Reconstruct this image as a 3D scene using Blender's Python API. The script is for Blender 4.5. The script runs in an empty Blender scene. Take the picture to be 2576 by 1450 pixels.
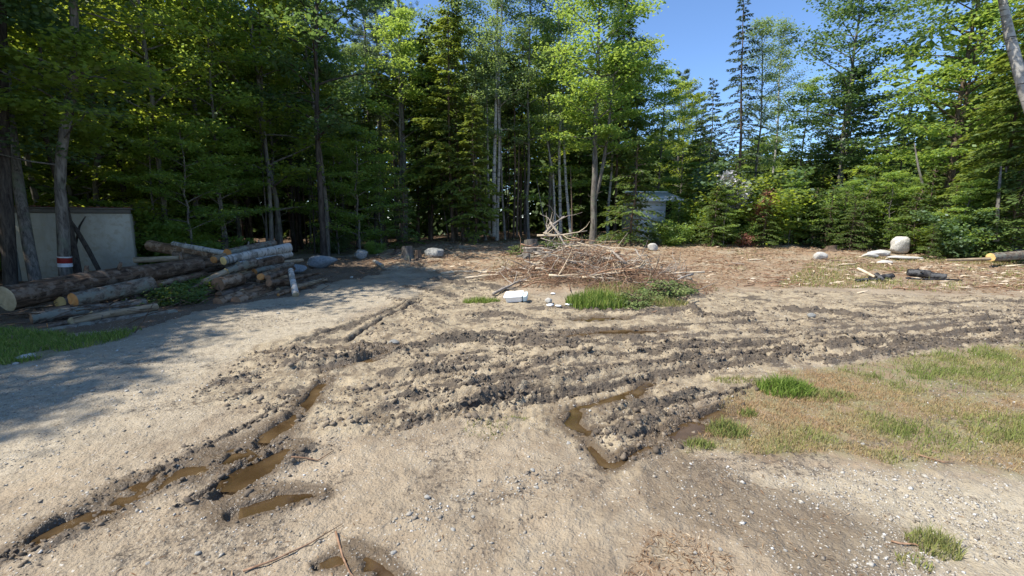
import bpy, math, random
import numpy as np
from mathutils import Vector, Matrix, Quaternion

R = math.radians
rnd = random.Random(7)
rng = np.random.default_rng(7)
scene = bpy.context.scene
C = scene.collection

# ------------------------------------------------------------------ camera
CAM = np.array([0.0, 0.0, 1.70])
F = 1090.0                       # focal length in pixels of a 2576 px wide frame
PITCH = R(8.87)
cam_d = bpy.data.cameras.new('camera')
cam_d.sensor_width = 36.0
cam_d.lens = F / 2576.0 * 36.0
cam_d.clip_start = 0.05
cam_d.clip_end = 3000
cam = bpy.data.objects.new('camera', cam_d)
C.objects.link(cam)
cam.location = CAM
cam.rotation_euler = (R(90) - PITCH, 0, 0)
scene.camera = cam

# ------------------------------------------------------------------ sky and sun
SUN_EL, SUN_AZ = R(55), R(-107)   # azimuth from +Y (the view direction), negative = left
world = bpy.data.worlds.new('World')
scene.world = world
world.use_nodes = True
wn = world.node_tree
sky = wn.nodes.new('ShaderNodeTexSky')
sky.sky_type = 'NISHITA'
sky.sun_disc = False
sky.sun_elevation = SUN_EL
sky.sun_rotation = SUN_AZ
sky.air_density = 0.85
sky.dust_density = 0.0
sky.ozone_density = 7.0
bg = wn.nodes['Background']
bg.inputs['Strength'].default_value = 0.15
wn.links.new(sky.outputs[0], bg.inputs['Color'])
sun_d = bpy.data.lights.new('sun', 'SUN')
sun_d.energy = 4.9
sun_d.angle = R(0.53)
sun_d.color = (1.0, 0.94, 0.84)
sun = bpy.data.objects.new('sun', sun_d)
C.objects.link(sun)
to_sun = Vector((math.sin(SUN_AZ) * math.cos(SUN_EL), math.cos(SUN_AZ) * math.cos(SUN_EL), math.sin(SUN_EL)))
sun.rotation_euler = to_sun.to_track_quat('Z', 'Y').to_euler()
sun.location = (-20, 5, 40)
scene.view_settings.view_transform = 'Standard'
scene.view_settings.look = 'None'
scene.view_settings.exposure = 0.74
scene.view_settings.gamma = 1.0
scene.view_settings.use_curve_mapping = False
scene.cycles.max_bounces = 6
scene.cycles.diffuse_bounces = 3
scene.cycles.glossy_bounces = 2
scene.cycles.transmission_bounces = 4
scene.cycles.transparent_max_bounces = 6
scene.cycles.use_denoising = True

# ------------------------------------------------------------------ helpers
cp, sp = math.cos(PITCH), math.sin(PITCH)
def ray(px, py):
    """direction through a pixel of the 2576 x 1450 picture, scaled so that its y is 1"""
    u = (px - 1288.0) / F; v = (py - 725.0) / F
    d = np.array([u, cp - v * sp, -sp - v * cp])
    return d / d[1]
def at(px, py, Y):
    return CAM + ray(px, py) * Y

_tab = np.random.default_rng(3).random((256, 256))
def vnoise(x, y):
    xi = np.floor(x).astype(np.int64); yi = np.floor(y).astype(np.int64)
    fx = x - xi; fy = y - yi
    fx = fx * fx * fx * (fx * (fx * 6 - 15) + 10); fy = fy * fy * fy * (fy * (fy * 6 - 15) + 10)
    a = _tab[xi & 255, yi & 255]; b = _tab[(xi + 1) & 255, yi & 255]
    c = _tab[xi & 255, (yi + 1) & 255]; d = _tab[(xi + 1) & 255, (yi + 1) & 255]
    return (a * (1 - fx) + b * fx) * (1 - fy) + (c * (1 - fx) + d * fx) * fy
def fbm(x, y, octv=4, seed=0.0):
    s = 0; a = 0.5; t = 0
    for k in range(octv):
        s = s + a * (vnoise(x * 2 ** k + seed + 17.3 * k, y * 2 ** k + seed * 1.7 + 9.1 * k)); t += a; a *= 0.5
    return s / t - 0.5
def sstep(a, b, x):
    t = np.clip((x - a) / (b - a), 0, 1); return t * t * (3 - 2 * t)

def base_h(x, y):
    x = np.asarray(x, float); y = np.asarray(y, float)
    h = 0.45 * sstep(12.5, 23, y) * sstep(-9, -4, x)
    h = h + 0.45 * np.exp(-(((x - 2.2) / 2.2) ** 2 + ((y - 12.0) / 2.2) ** 2) ** 1.1)
    h = h + 0.7 * sstep(30, 60, y)
    h = h - 0.35 * sstep(30, 15, y) * 0
    return h
_ys = np.concatenate([np.arange(0.8, 14, 0.01), np.arange(14, 90, 0.05)])
def gp(px, py):
    """ground point under a pixel"""
    d = ray(px, py)
    x = d[0] * _ys; z = CAM[2] + d[2] * _ys
    k = np.argmax(z < base_h(x, _ys))
    return np.array([x[k], _ys[k]])
def gline(pts):
    return np.array([gp(*p) for p in pts])

def link(o, parent=None):
    C.objects.link(o)
    if parent is not None: o.parent = parent
    return o
def tag(o, label=None, cat=None, group=None, kind=None):
    if label: o['label'] = label
    if cat: o['category'] = cat
    if group: o['group'] = group
    if kind: o['kind'] = kind
    return o
def empty(name, loc=(0, 0, 0), rot=(0, 0, 0)):
    o = bpy.data.objects.new(name, None); C.objects.link(o)
    o.empty_display_size = 0.2
    o.location = loc; o.rotation_euler = rot
    return o

def make_mesh(name, V, faces, mat=None, smooth=True, attrs=None):
    """V (n,3); faces: list of int arrays (m,3) or (m,4)"""
    me = bpy.data.meshes.new(name)
    V = np.ascontiguousarray(V, dtype=np.float32)
    faces = [np.asarray(f, dtype=np.int32) for f in faces if len(f)]
    me.vertices.add(len(V)); me.vertices.foreach_set('co', V.ravel())
    li = np.concatenate([f.ravel() for f in faces])
    cnt = np.concatenate([np.full(len(f), f.shape[1], dtype=np.int32) for f in faces])
    st = np.concatenate([[0], np.cumsum(cnt)[:-1]]).astype(np.int32)
    me.loops.add(len(li)); me.loops.foreach_set('vertex_index', li)
    me.polygons.add(len(cnt)); me.polygons.foreach_set('loop_start', st)
    try: me.polygons.foreach_set('loop_total', cnt)
    except Exception: pass
    me.update(calc_edges=True)
    if smooth: me.polygons.foreach_set('use_smooth', np.ones(len(cnt), dtype=bool))
    for k, a in (attrs or {}).items():
        at_ = me.attributes.new(k, 'FLOAT', 'POINT'); at_.data.foreach_set('value', np.asarray(a, dtype=np.float32))
    if mat is not None: me.materials.append(mat)
    return me
def obj(name, me, parent=None):
    return link(bpy.data.objects.new(name, me), parent)

class MB:
    def __init__(s): s.V = []; s.F = {3: [], 4: []}; s.n = 0; s.T = []
    def add(s, V, *faces, tint=None):
        V = np.asarray(V, float)
        for f in faces:
            f = np.asarray(f)
            if len(f): s.F[f.shape[1]].append(f + s.n)
        s.V.append(V); s.n += len(V)
        s.T.append(np.full(len(V), 0.5) if tint is None else (np.full(len(V), tint) if np.isscalar(tint) else tint))
        return s
    def mesh(s, name, mat, smooth=True):
        fs = [np.concatenate(v) for v in s.F.values() if v]
        return make_mesh(name, np.concatenate(s.V), fs, mat, smooth, {'tint': np.concatenate(s.T)})

def tube(P, rad, sides=6, cap=False, jit=0.0, rg=rng):
    P = np.asarray(P, float); n = len(P)
    rad = np.broadcast_to(np.asarray(rad, float), (n,))
    T = np.gradient(P, axis=0); T /= np.linalg.norm(T, axis=1)[:, None] + 1e-9
    m = T.mean(0); ref = np.array([0, 0, 1.0]) if abs(m[2]) < 0.8 * np.linalg.norm(m) else np.array([1.0, 0, 0])
    A = np.cross(T, ref); A /= np.linalg.norm(A, axis=1)[:, None] + 1e-9
    B = np.cross(T, A)
    a = np.arange(sides) * 2 * math.pi / sides
    rr = rad[:, None] * (1 + (rg.standard_normal((n, sides)) * jit if jit else 0))
    V = P[:, None, :] + rr[..., None] * (np.cos(a)[None, :, None] * A[:, None, :] + np.sin(a)[None, :, None] * B[:, None, :])
    V = V.reshape(-1, 3)
    i = np.arange(n - 1)[:, None] * sides; j = np.arange(sides)[None, :]; j2 = (j + 1) % sides
    Q = np.stack([i + j, i + j2, i + sides + j2, i + sides + j], -1).reshape(-1, 4)
    if not cap: return V, Q
    V = np.concatenate([V, P[:1], P[-1:]])
    c0, c1 = n * sides, n * sides + 1; jj = np.arange(sides); jn = (jj + 1) % sides
    T3 = np.concatenate([np.stack([np.full(sides, c0), jn, jj], -1), np.stack([np.full(sides, c1), (n - 1) * sides + jj, (n - 1) * sides + jn], -1)])
    return V, Q, T3

def unit(v): return v / (np.linalg.norm(v, axis=-1, keepdims=True) + 1e-9)
def leaf_quads(P, D, N, L, W, kind='leaf'):
    """one pointed quad per leaf: base P, direction D, normal N"""
    D = unit(D); S = unit(np.cross(D, N)); N = np.cross(S, D)
    L = np.broadcast_to(L, (len(P),))[:, None]; W = np.broadcast_to(W, (len(P),))[:, None]
    if kind == 'leaf':
        a = P; b = P + D * L * 0.5 + S * W * 0.5 - N * W * 0.12; c = P + D * L - N * L * 0.12; d = P + D * L * 0.5 - S * W * 0.5 - N * W * 0.12
    else:
        a = P - S * W * 0.25; b = P + S * W * 0.25; c = P + D * L + S * W * 0.5; d = P + D * L - S * W * 0.5
    V = np.stack([a, b, c, d], 1).reshape(-1, 3)
    Q = np.arange(len(P) * 4).reshape(-1, 4)
    return V, Q

# ------------------------------------------------------------------ materials
def new_mat(name):
    m = bpy.data.materials.new(name); m.use_nodes = True
    nt = m.node_tree; nt.nodes.clear()
    out = nt.nodes.new('ShaderNodeOutputMaterial')
    return m, nt, out
class G:
    def __init__(s, nt): s.nt = nt
    def n(s, t, **k):
        o = s.nt.nodes.new(t)
        for a, b in k.items(): setattr(o, a, b)
        return o
    def l(s, a, b): s.nt.links.new(a, b)
    def coords(s, kind='Object', scale=(1, 1, 1)):
        tc = s.n('ShaderNodeTexCoord'); mp = s.n('ShaderNodeMapping'); mp.inputs['Scale'].default_value = scale
        s.l(tc.outputs[kind], mp.inputs[0]); return mp.outputs[0]
    def noise(s, vec, scale, detail=5, rough=0.6, dist=0.0):
        o = s.n('ShaderNodeTexNoise'); s.l(vec, o.inputs['Vector'])
        o.inputs['Scale'].default_value = scale; o.inputs['Detail'].default_value = detail
        o.inputs['Roughness'].default_value = rough; o.inputs['Distortion'].default_value = dist
        return o.outputs['Fac']
    def vor(s, vec, scale, feature='F1', out='Distance'):
        o = s.n('ShaderNodeTexVoronoi', feature=feature); s.l(vec, o.inputs['Vector']); o.inputs['Scale'].default_value = scale
        return o.outputs[out]
    def ramp(s, fac, stops):
        o = s.n('ShaderNodeValToRGB'); e = o.color_ramp.elements
        while len(e) < len(stops): e.new(0.5)
        for k, (p, c) in enumerate(stops):
            e[k].position = p; e[k].color = (c, c, c, 1) if not hasattr(c, '__len__') else (*c[:3], 1)
        s.l(fac, o.inputs[0]); return o.outputs[0]
    def mix(s, fac, a, b, mode='MIX'):
        o = s.n('ShaderNodeMix', data_type='RGBA', blend_type=mode)
        for v, i in ((fac, 0), (a, 6), (b, 7)):
            if hasattr(v, 'is_linked') or hasattr(v, 'node'): s.l(v, o.inputs[i])
            elif i == 0: o.inputs[0].default_value = v
            else: o.inputs[i].default_value = (*v[:3], 1)
        return o.outputs[2]
    def math(s, op, a, b=None, clamp=False):
        o = s.n('ShaderNodeMath', operation=op, use_clamp=clamp)
        for v, i in ((a, 0), (b, 1)):
            if v is None: continue
            if hasattr(v, 'node'): s.l(v, o.inputs[i])
            else: o.inputs[i].default_value = v
        return o.outputs[0]
    def attr(s, name):
        return s.n('ShaderNodeAttribute', attribute_name=name).outputs['Fac']
    def bump(s, h, strength, dist, normal=None):
        o = s.n('ShaderNodeBump'); o.inputs['Strength'].default_value = strength; o.inputs['Distance'].default_value = dist
        s.l(h, o.inputs['Height'])
        if normal is not None: s.l(normal, o.inputs['Normal'])
        return o.outputs[0]
    def bsdf(s, col, rough=0.8, normal=None, spec=0.3, out=None):
        o = s.n('ShaderNodeBsdfPrincipled')
        if hasattr(col, 'node'): s.l(col, o.inputs['Base Color'])
        else: o.inputs['Base Color'].default_value = (*col[:3], 1)
        if hasattr(rough, 'node'): s.l(rough, o.inputs['Roughness'])
        else: o.inputs['Roughness'].default_value = rough
        o.inputs['Specular IOR Level'].default_value = spec
        if normal is not None: s.l(normal, o.inputs['Normal'])
        if out is not None: s.l(o.outputs[0], out.inputs['Surface'])
        return o

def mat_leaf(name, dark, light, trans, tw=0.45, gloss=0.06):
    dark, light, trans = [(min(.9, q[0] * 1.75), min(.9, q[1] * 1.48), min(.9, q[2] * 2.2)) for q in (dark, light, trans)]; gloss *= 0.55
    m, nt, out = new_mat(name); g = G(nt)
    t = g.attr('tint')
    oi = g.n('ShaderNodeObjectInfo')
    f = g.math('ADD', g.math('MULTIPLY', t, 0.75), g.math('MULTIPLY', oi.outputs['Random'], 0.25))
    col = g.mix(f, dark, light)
    tcol = g.mix(f, [c * 0.75 for c in trans], trans)
    d = g.n('ShaderNodeBsdfDiffuse'); g.l(col, d.inputs[0])
    tr = g.n('ShaderNodeBsdfTranslucent'); g.l(tcol, tr.inputs[0])
    mx = g.n('ShaderNodeMixShader'); mx.inputs[0].default_value = tw
    g.l(d.outputs[0], mx.inputs[1]); g.l(tr.outputs[0], mx.inputs[2])
    gl = g.n('ShaderNodeBsdfGlossy'); gl.inputs['Roughness'].default_value = 0.55; gl.inputs[0].default_value = (0.9, 0.95, 1, 1)
    m2 = g.n('ShaderNodeMixShader'); m2.inputs[0].default_value = gloss
    g.l(mx.outputs[0], m2.inputs[1]); g.l(gl.outputs[0], m2.inputs[2])
    g.l(m2.outputs[0], out.inputs['Surface'])
    return m
def mat_bark(name, dark, light, scale=(1, 1, 0.18), s=14, moss=None, patch=None, bumpd=0.02):
    m, nt, out = new_mat(name); g = G(nt)
    v = g.coords('Object', scale)
    n1 = g.noise(v, s, 6, 0.7, 0.6); n2 = g.noise(g.coords('Object'), 2.2, 4, 0.6)
    c = g.mix(g.ramp(n1, [(0.36, 0), (0.62, 1)]), dark, light)
    if patch: c = g.mix(g.ramp(g.noise(g.coords('Object'), 5.5, 5, 0.65), [(0.5, 0), (0.6, 1)]), c, patch)
    if moss: c = g.mix(g.ramp(n2, [(0.52, 0), (0.66, 0.8)]), c, moss)
    b = g.bump(n1, 0.9, bumpd)
    g.bsdf(c, 0.9, b, 0.15, out)
    return m
def mat_birch(name, white=(0.40, 0.385, 0.35), axis='Z'):
    m, nt, out = new_mat(name); g = G(nt)
    sc = {'Z': (1, 1, 7), 'X': (7, 1, 1)}[axis]
    v = g.coords('Object', sc)
    n1 = g.noise(v, 2.2, 4, 0.6, 0.3); n2 = g.noise(g.coords('Object'), 3.5, 5, 0.7)
    c = g.mix(g.ramp(n1, [(0.55, 0), (0.64, 1)]), white, (0.07, 0.06, 0.05))
    c = g.mix(g.ramp(n2, [(0.5, 0), (0.62, 0.85)]), c, (0.16, 0.15, 0.13))
    g.bsdf(c, 0.75, g.bump(n1, 0.6, 0.01), 0.25, out)
    return m
def mat_simple(name, col, col2, s=10, rough=0.85, bd=0.01, scale=(1, 1, 1), spec=0.2):
    m, nt, out = new_mat(name); g = G(nt)
    n1 = g.noise(g.coords('Object', scale), s, 6, 0.65)
    g.bsdf(g.mix(g.ramp(n1, [(0.32, 0), (0.68, 1)]), col, col2), rough, g.bump(n1, 0.7, bd), spec, out)
    return m
def mat_tint(name, stops, rough=0.85, spec=0.2, s=60, bd=0.004, trans=0.0):
    m, nt, out = new_mat(name); g = G(nt)
    c = g.ramp(g.attr('tint'), stops)
    n1 = g.noise(g.coords('Object'), s, 3, 0.6)
    c = g.mix(g.ramp(n1, [(0.3, 0.0), (0.7, 0.4)]), c, (0.05, 0.04, 0.03))
    b = g.bsdf(c, rough, g.bump(n1, 0.5, bd) if bd else None, spec, out)
    if trans:
        tr = g.n('ShaderNodeBsdfTranslucent'); g.l(c, tr.inputs[0])
        mx = g.n('ShaderNodeMixShader'); mx.inputs[0].default_value = trans
        g.l(b.outputs[0], mx.inputs[1]); g.l(tr.outputs[0], mx.inputs[2]); g.l(mx.outputs[0], out.inputs['Surface'])
    return m
def mat_cut(name, a, b, ringc):
    m, nt, out = new_mat(name); g = G(nt)
    tc = g.n('ShaderNodeTexCoord'); sx = g.n('ShaderNodeSeparateXYZ'); g.l(tc.outputs['Object'], sx.inputs[0])
    cb = g.n('ShaderNodeCombineXYZ'); g.l(sx.outputs[1], cb.inputs[1]); g.l(sx.outputs[2], cb.inputs[2])
    w = g.n('ShaderNodeTexWave', wave_type='RINGS', rings_direction='SPHERICAL'); g.l(cb.outputs[0], w.inputs[0])
    w.inputs['Scale'].default_value = 28; w.inputs['Distortion'].default_value = 2.0; w.inputs['Detail'].default_value = 2
    n1 = g.noise(tc.outputs['Object'], 12, 5, 0.6)
    c = g.mix(g.ramp(n1, [(0.35, 0), (0.65, 1)]), a, b)
    c = g.mix(g.math('MULTIPLY', w.outputs['Fac'], 0.35), c, ringc)
    g.bsdf(c, 0.8, g.bump(w.outputs['Fac'], 0.2, 0.004), 0.2, out)
    return m

M = {}
M['maple'] = mat_leaf('leaf_maple', (0.035, 0.072, 0.010), (0.10, 0.165, 0.02), (0.30, 0.42, 0.03), 0.55)
M['beech'] = mat_leaf('leaf_beech', (0.05, 0.11, 0.015), (0.12, 0.22, 0.03), (0.30, 0.46, 0.05), 0.5)
M['birchleaf'] = mat_leaf('leaf_birch', (0.05, 0.10, 0.025), (0.13, 0.21, 0.06), (0.24, 0.38, 0.07), 0.42, 0.10)
M['oak'] = mat_leaf('leaf_oak', (0.025, 0.06, 0.015), (0.06, 0.115, 0.03), (0.14, 0.26, 0.04), 0.42, 0.09)
M['hemlock'] = mat_leaf('needle_hemlock', (0.022, 0.048, 0.010), (0.085, 0.145, 0.022), (0.16, 0.25, 0.025), 0.36, 0.04)
M['hembright'] = mat_leaf('needle_hemlock_bright', (0.04, 0.075, 0.012), (0.15, 0.22, 0.03), (0.24, 0.34, 0.03), 0.40, 0.04)
M['spruce'] = mat_leaf('needle_spruce', (0.025, 0.055, 0.022), (0.07, 0.12, 0.055), (0.10, 0.17, 0.05), 0.22, 0.05)
M['pine'] = mat_leaf('needle_pine', (0.03, 0.065, 0.025), (0.09, 0.15, 0.06), (0.12, 0.20, 0.05), 0.25, 0.06)
M['bough'] = mat_leaf('bough_needles', (0.05, 0.09, 0.02), (0.135, 0.19, 0.045), (0.13, 0.2, 0.04), 0.3, 0.02)
M['pale'] = mat_leaf('leaf_pale_underside', (0.25, 0.30, 0.22), (0.50, 0.55, 0.46), (0.3, 0.36, 0.2), 0.3, 0.1)
M['brownleaf'] = mat_leaf('leaf_withered', (0.10, 0.045, 0.02), (0.26, 0.14, 0.07), (0.28, 0.14, 0.05), 0.3, 0.05)
M['bark_grey'] = mat_bark('bark_grey', (0.055, 0.048, 0.042), (0.21, 0.19, 0.165), moss=(0.15, 0.17, 0.12))
M['bark_brown'] = mat_bark('bark_brown', (0.045, 0.032, 0.024), (0.17, 0.125, 0.09))
M['bark_dark'] = mat_bark('bark_dark', (0.025, 0.02, 0.017), (0.09, 0.075, 0.062))
M['bark_birch'] = mat_birch('bark_birch')
M['log_brown'] = mat_bark('log_bark_brown', (0.05, 0.032, 0.02), (0.30, 0.185, 0.11), (0.22, 1, 1), 13, patch=(0.36, 0.26, 0.18), bumpd=0.07)
M['log_dark'] = mat_bark('log_bark_dark', (0.035, 0.024, 0.017), (0.16, 0.105, 0.07), (0.22, 1, 1), 13, patch=(0.20, 0.15, 0.11), bumpd=0.07)
M['log_grey'] = mat_bark('log_bark_grey', (0.05, 0.038, 0.029), (0.26, 0.215, 0.17), (0.6, 1, 1), 13, patch=(0.21, 0.21, 0.17), bumpd=0.05)
M['log_birch'] = mat_birch('log_bark_birch', (0.42, 0.41, 0.38), 'X')
M['log_tan'] = mat_bark('log_bark_tan', (0.14, 0.10, 0.06), (0.36, 0.28, 0.19), (0.2, 1, 1), 9, bumpd=0.015)
M['log_char'] = mat_bark('log_charred', (0.008, 0.008, 0.009), (0.045, 0.043, 0.045), (0.3, 1, 1), 16, patch=(0.10, 0.10, 0.10), bumpd=0.03)
M['cut_orange'] = mat_cut('cut_wood_orange', (0.42, 0.18, 0.055), (0.52, 0.27, 0.10), (0.34, 0.13, 0.04))
M['cut_yellow'] = mat_cut('cut_wood_yellow', (0.62, 0.42, 0.16), (0.72, 0.52, 0.22), (0.45, 0.26, 0.08))
M['cut_brown'] = mat_cut('cut_wood_brown', (0.20, 0.115, 0.065), (0.30, 0.17, 0.10), (0.12, 0.06, 0.03))
M['cut_tan'] = mat_cut('cut_wood_tan', (0.28, 0.22, 0.13), (0.40, 0.32, 0.20), (0.28, 0.2, 0.11))
M['rock_grey'] = mat_simple('rock_grey', (0.12, 0.12, 0.115), (0.40, 0.40, 0.375), 9, 0.85, 0.03)
M['rock_pale'] = mat_simple('rock_pale', (0.34, 0.32, 0.28), (0.62, 0.60, 0.55), 9, 0.85, 0.03)
M['rock_blue'] = mat_simple('rock_bluegrey', (0.13, 0.15, 0.165), (0.28, 0.305, 0.32), 8, 0.8, 0.02)
M['stick_grey'] = mat_simple('dead_wood_grey', (0.17, 0.14, 0.115), (0.42, 0.37, 0.31), 16, 0.85, 0.006)
M['stick_pale'] = mat_simple('peeled_wood_pale', (0.42, 0.33, 0.22), (0.66, 0.56, 0.42), 14, 0.8, 0.006)
M['stick_brown'] = mat_simple('dead_wood_brown', (0.12, 0.07, 0.042), (0.36, 0.225, 0.145), 16, 0.85, 0.006)
M['grass_green'] = mat_tint('grass_green', [(0, (0.09, 0.17, 0.02)), (0.55, (0.21, 0.32, 0.05)), (1, (0.42, 0.45, 0.13))], 0.6, 0.2, 30, 0, 0.35)
M['grass_dry'] = mat_tint('grass_dry', [(0, (0.20, 0.27, 0.06)), (0.35, (0.32, 0.34, 0.11)), (0.6, (0.46, 0.38, 0.18)), (1, (0.50, 0.33, 0.18))], 0.7, 0.15, 30, 0, 0.3)
M['litter'] = mat_tint('litter', [(0, (0.08, 0.045, 0.025)), (0.4, (0.26, 0.15, 0.08)), (0.75, (0.42, 0.29, 0.17)), (1, (0.60, 0.50, 0.36))], 0.8, 0.15, 30, 0, 0.15)
M['pebble'] = mat_tint('pebbles', [(0, (0.17, 0.14, 0.11)), (0.4, (0.34, 0.30, 0.24)), (0.8, (0.50, 0.47, 0.41)), (1, (0.74, 0.73, 0.70))], 0.7, 0.3, 120, 0.002)
M['clod'] = mat_tint('mud_clods', [(0, (0.065, 0.050, 0.036)), (0.5, (0.15, 0.118, 0.085)), (1, (0.29, 0.235, 0.17))], 0.75, 0.35, 70, 0.006)
M['white_plastic'] = mat_simple('white_plastic', (0.80, 0.82, 0.83), (0.87, 0.88, 0.88), 5, 0.45, 0.002, spec=0.4)
M['blue_plastic'] = mat_simple('pale_blue_plastic', (0.48, 0.62, 0.68), (0.58, 0.70, 0.74), 5, 0.45, 0.002, spec=0.4)

# ------------------------------------------------------------------ ground layout (world metres; traced once from the plan of the ruts)
RIDGE = []    # (polyline, half width, height, darkness)  thrown-up mud
def ridge(pts, w, h, dk=1.0): RIDGE.append((gline(pts), w, h, dk))
RUT = []      # grooves
def rut(pts, w, d): RUT.append((gline(pts), w, d))
LUG = []
def lug(pts, w): LUG.append((gline(pts), w))
rut([(715, 872), (790, 845), (860, 822), (935, 796), (1000, 772), (1090, 740)], 0.05, 0.07)
rut([(868, 862), (910, 832), (960, 803), (1010, 780), (1070, 752)], 0.05, 0.07)
ridge([(740, 872), (870, 826), (1000, 778)], 0.05, 0.035, 0.7)
ridge([(645, 888), (740, 893), (820, 888), (920, 872), (1010, 866)], 0.06, 0.05)
ridge([(690, 930), (770, 917), (860, 908), (930, 897), (1010, 888), (1060, 880)], 0.09, 0.09)
rut([(700, 940), (860, 920), (1010, 898)], 0.06, 0.05)
ridge([(490, 1003), (540, 975), (610, 952), (690, 935)], 0.05, 0.045, 0.7)
ridge([(560, 1012), (610, 1000), (665, 985)], 0.06, 0.07)
ridge([(690, 1010), (740, 1000)], 0.04, 0.04, 0.7)
ridge([(1010, 885), (1100, 868), (1180, 860), (1300, 862), (1420, 868), (1490, 865), (1560, 857), (1640, 858)], 0.12, 0.10)
ridge([(1180, 848), (1300, 845), (1420, 850)], 0.10, 0.06, 0.8)
ridge([(930, 955), (1010, 935), (1100, 925), (1180, 910), (1260, 905)], 0.11, 0.06, 0.8)
ridge([(1060, 978), (1110, 972), (1180, 965), (1270, 948), (1330, 925), (1420, 905), (1500, 892)], 0.07, 0.08)
rut([(1060, 990), (1180, 978), (1300, 955), (1420, 925), (1560, 905)], 0.05, 0.035)
ridge([(1120, 1030), (1170, 1018), (1240, 995), (1290, 975), (1340, 960), (1400, 955), (1450, 950), (1530, 928), (1640, 920), (1700, 908), (1800, 900), (1900, 888), (2010, 880)], 0.06, 0.07)
rut([(1120, 1042), (1240, 1010), (1340, 978), (1450, 966), (1600, 940), (1800, 915), (1990, 895)], 0.06, 0.04)
ridge([(1560, 885), (1680, 888), (1760, 880), (1880, 870), (2000, 868)], 0.08, 0.08)
ridge([(1680, 940), (1790, 925), (1900, 912), (1990, 890), (2015, 876)], 0.06, 0.07)
ridge([(960, 1085), (1010, 1075), (1060, 1058), (1120, 1048)], 0.05, 0.05)
ridge([(980, 1010), (1040, 1005), (1120, 1000)], 0.06, 0.04, 0.6)
ridge([(1530, 1038), (1600, 1022), (1660, 1015), (1720, 1000), (1790, 988)], 0.05, 0.09)
rut([(1520, 1050), (1620, 1034), (1720, 1018), (1800, 1000)], 0.05, 0.05)
ridge([(1500, 1092), (1560, 1085), (1610, 1070), (1650, 1055), (1700, 1048), (1740, 1040)], 0.06, 0.09)
ridge([(1500, 1105), (1560, 1098), (1640, 1078)], 0.05, 0.05, 0.7)
ridge([(1520, 1175), (1570, 1160), (1640, 1130), (1710, 1110)], 0.05, 0.05, 0.8)
ridge([(2010, 905), (2090, 915), (2170, 900), (2250, 885), (2350, 872), (2450, 868), (2576, 850), (2700, 838)], 0.09, 0.08)
ridge([(2040, 885), (2120, 872), (2230, 862), (2330, 855), (2450, 835), (2600, 825)], 0.10, 0.07, 0.9)
ridge([(1730, 770), (1760, 795), (1830, 800), (1900, 790)], 0.12, 0.12)
ridge([(1950, 775), (2020, 782), (2080, 785), (2150, 795), (2200, 800)], 0.16, 0.11)
ridge([(1590, 800), (1680, 790), (1760, 775)], 0.12, 0.07, 0.9)
ridge([(1560, 862), (1700, 850), (1860, 838), (2000, 836), (2200, 822), (2400, 806), (2600, 792)], 0.09, 0.05, 0.7)
ridge([(2150, 780), (2300, 768), (2450, 762), (2600, 760)], 0.10, 0.05, 0.7)
rut([(2100, 842), (2300, 826), (2500, 805), (2700, 795)], 0.08, 0.04)
rut([(1650, 872), (1900, 855), (2200, 840), (2450, 820)], 0.07, 0.05)
ridge([(1160, 800), (1230, 790), (1330, 800), (1400, 815)], 0.14, 0.07, 0.8)
ridge([(1080, 700), (1150, 715), (1220, 720), (1300, 735)], 0.2, 0.08, 0.9)
ridge([(1010, 720), (1090, 735), (1160, 750)], 0.14, 0.06, 0.8)
ridge([(960, 745), (1020, 762), (1080, 790)], 0.10, 0.04, 0.6)
ridge([(1380, 770), (1500, 782), (1620, 785), (1720, 780)], 0.10, 0.06, 0.9)
ridge([(640, 1230), (720, 1170), (790, 1130), (860, 1110)], 0.07, 0.06, 0.8)
ridge([(505, 1190), (560, 1170), (640, 1128), (700, 1105)], 0.03, 0.03, 0.5)
ridge([(530, 1240), (600, 1180), (660, 1145), (720, 1110)], 0.035, 0.04, 0.7)
ridge([(620, 1315), (700, 1290), (760, 1268), (830, 1240)], 0.05, 0.035, 0.8)
ridge([(0, 1430), (60, 1370), (120, 1330), (200, 1290), (260, 1240)], 0.04, 0.025, 0.6)
ridge([(250, 1235), (350, 1190), (430, 1150), (520, 1110)], 0.05, 0.02, 0.5)
ridge([(60, 1450), (120, 1390), (200, 1340), (300, 1290)], 0.05, 0.03, 0.7)
ridge([(800, 960), (840, 935), (900, 910)], 0.05, 0.05, 0.8)
ridge([(1190, 1340), (1260, 1330), (1400, 1290)], 0.02, 0.01, 0.2)
lug([(880, 1090), (1000, 1060), (1200, 1015), (1400, 985), (1600, 950), (1780, 925)], 0.19)
lug([(1180, 1060), (1300, 1035), (1450, 1010), (1600, 975), (1700, 950)], 0.14)
lug([(900, 985), (1020, 955), (1160, 938), (1300, 915)], 0.16)
lug([(1560, 1120), (1650, 1090), (1780, 1050)], 0.12)
lug([(400, 1280), (520, 1220), (640, 1160), (740, 1100)], 0.10)
TRK = []   # long continuous wheel tracks: thin groove with a low lip on each side
def trk(pts, w=.045, d=.05): TRK.append((gline(pts), w, d))
trk([(1000, 908), (1250, 888), (1500, 874), (1750, 863), (2100, 847), (2350, 830), (2650, 806)])
trk([(1010, 948), (1200, 928), (1400, 903), (1650, 890), (1900, 871), (2200, 857), (2576, 834), (2700, 826)])
trk([(950, 1012), (1150, 987), (1330, 952), (1500, 932), (1750, 908), (2000, 882), (2300, 867), (2650, 842)])
trk([(930, 1064), (1100, 1042), (1300, 1004), (1500, 972), (1700, 940), (1900, 912), (2060, 893)])
trk([(1280, 1022), (1450, 990), (1620, 958), (1800, 932), (1960, 905), (2100, 893)], .03, .035)
trk([(1100, 860), (1350, 838), (1600, 826), (1900, 812), (2250, 796), (2650, 778)], .06, .04)
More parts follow.
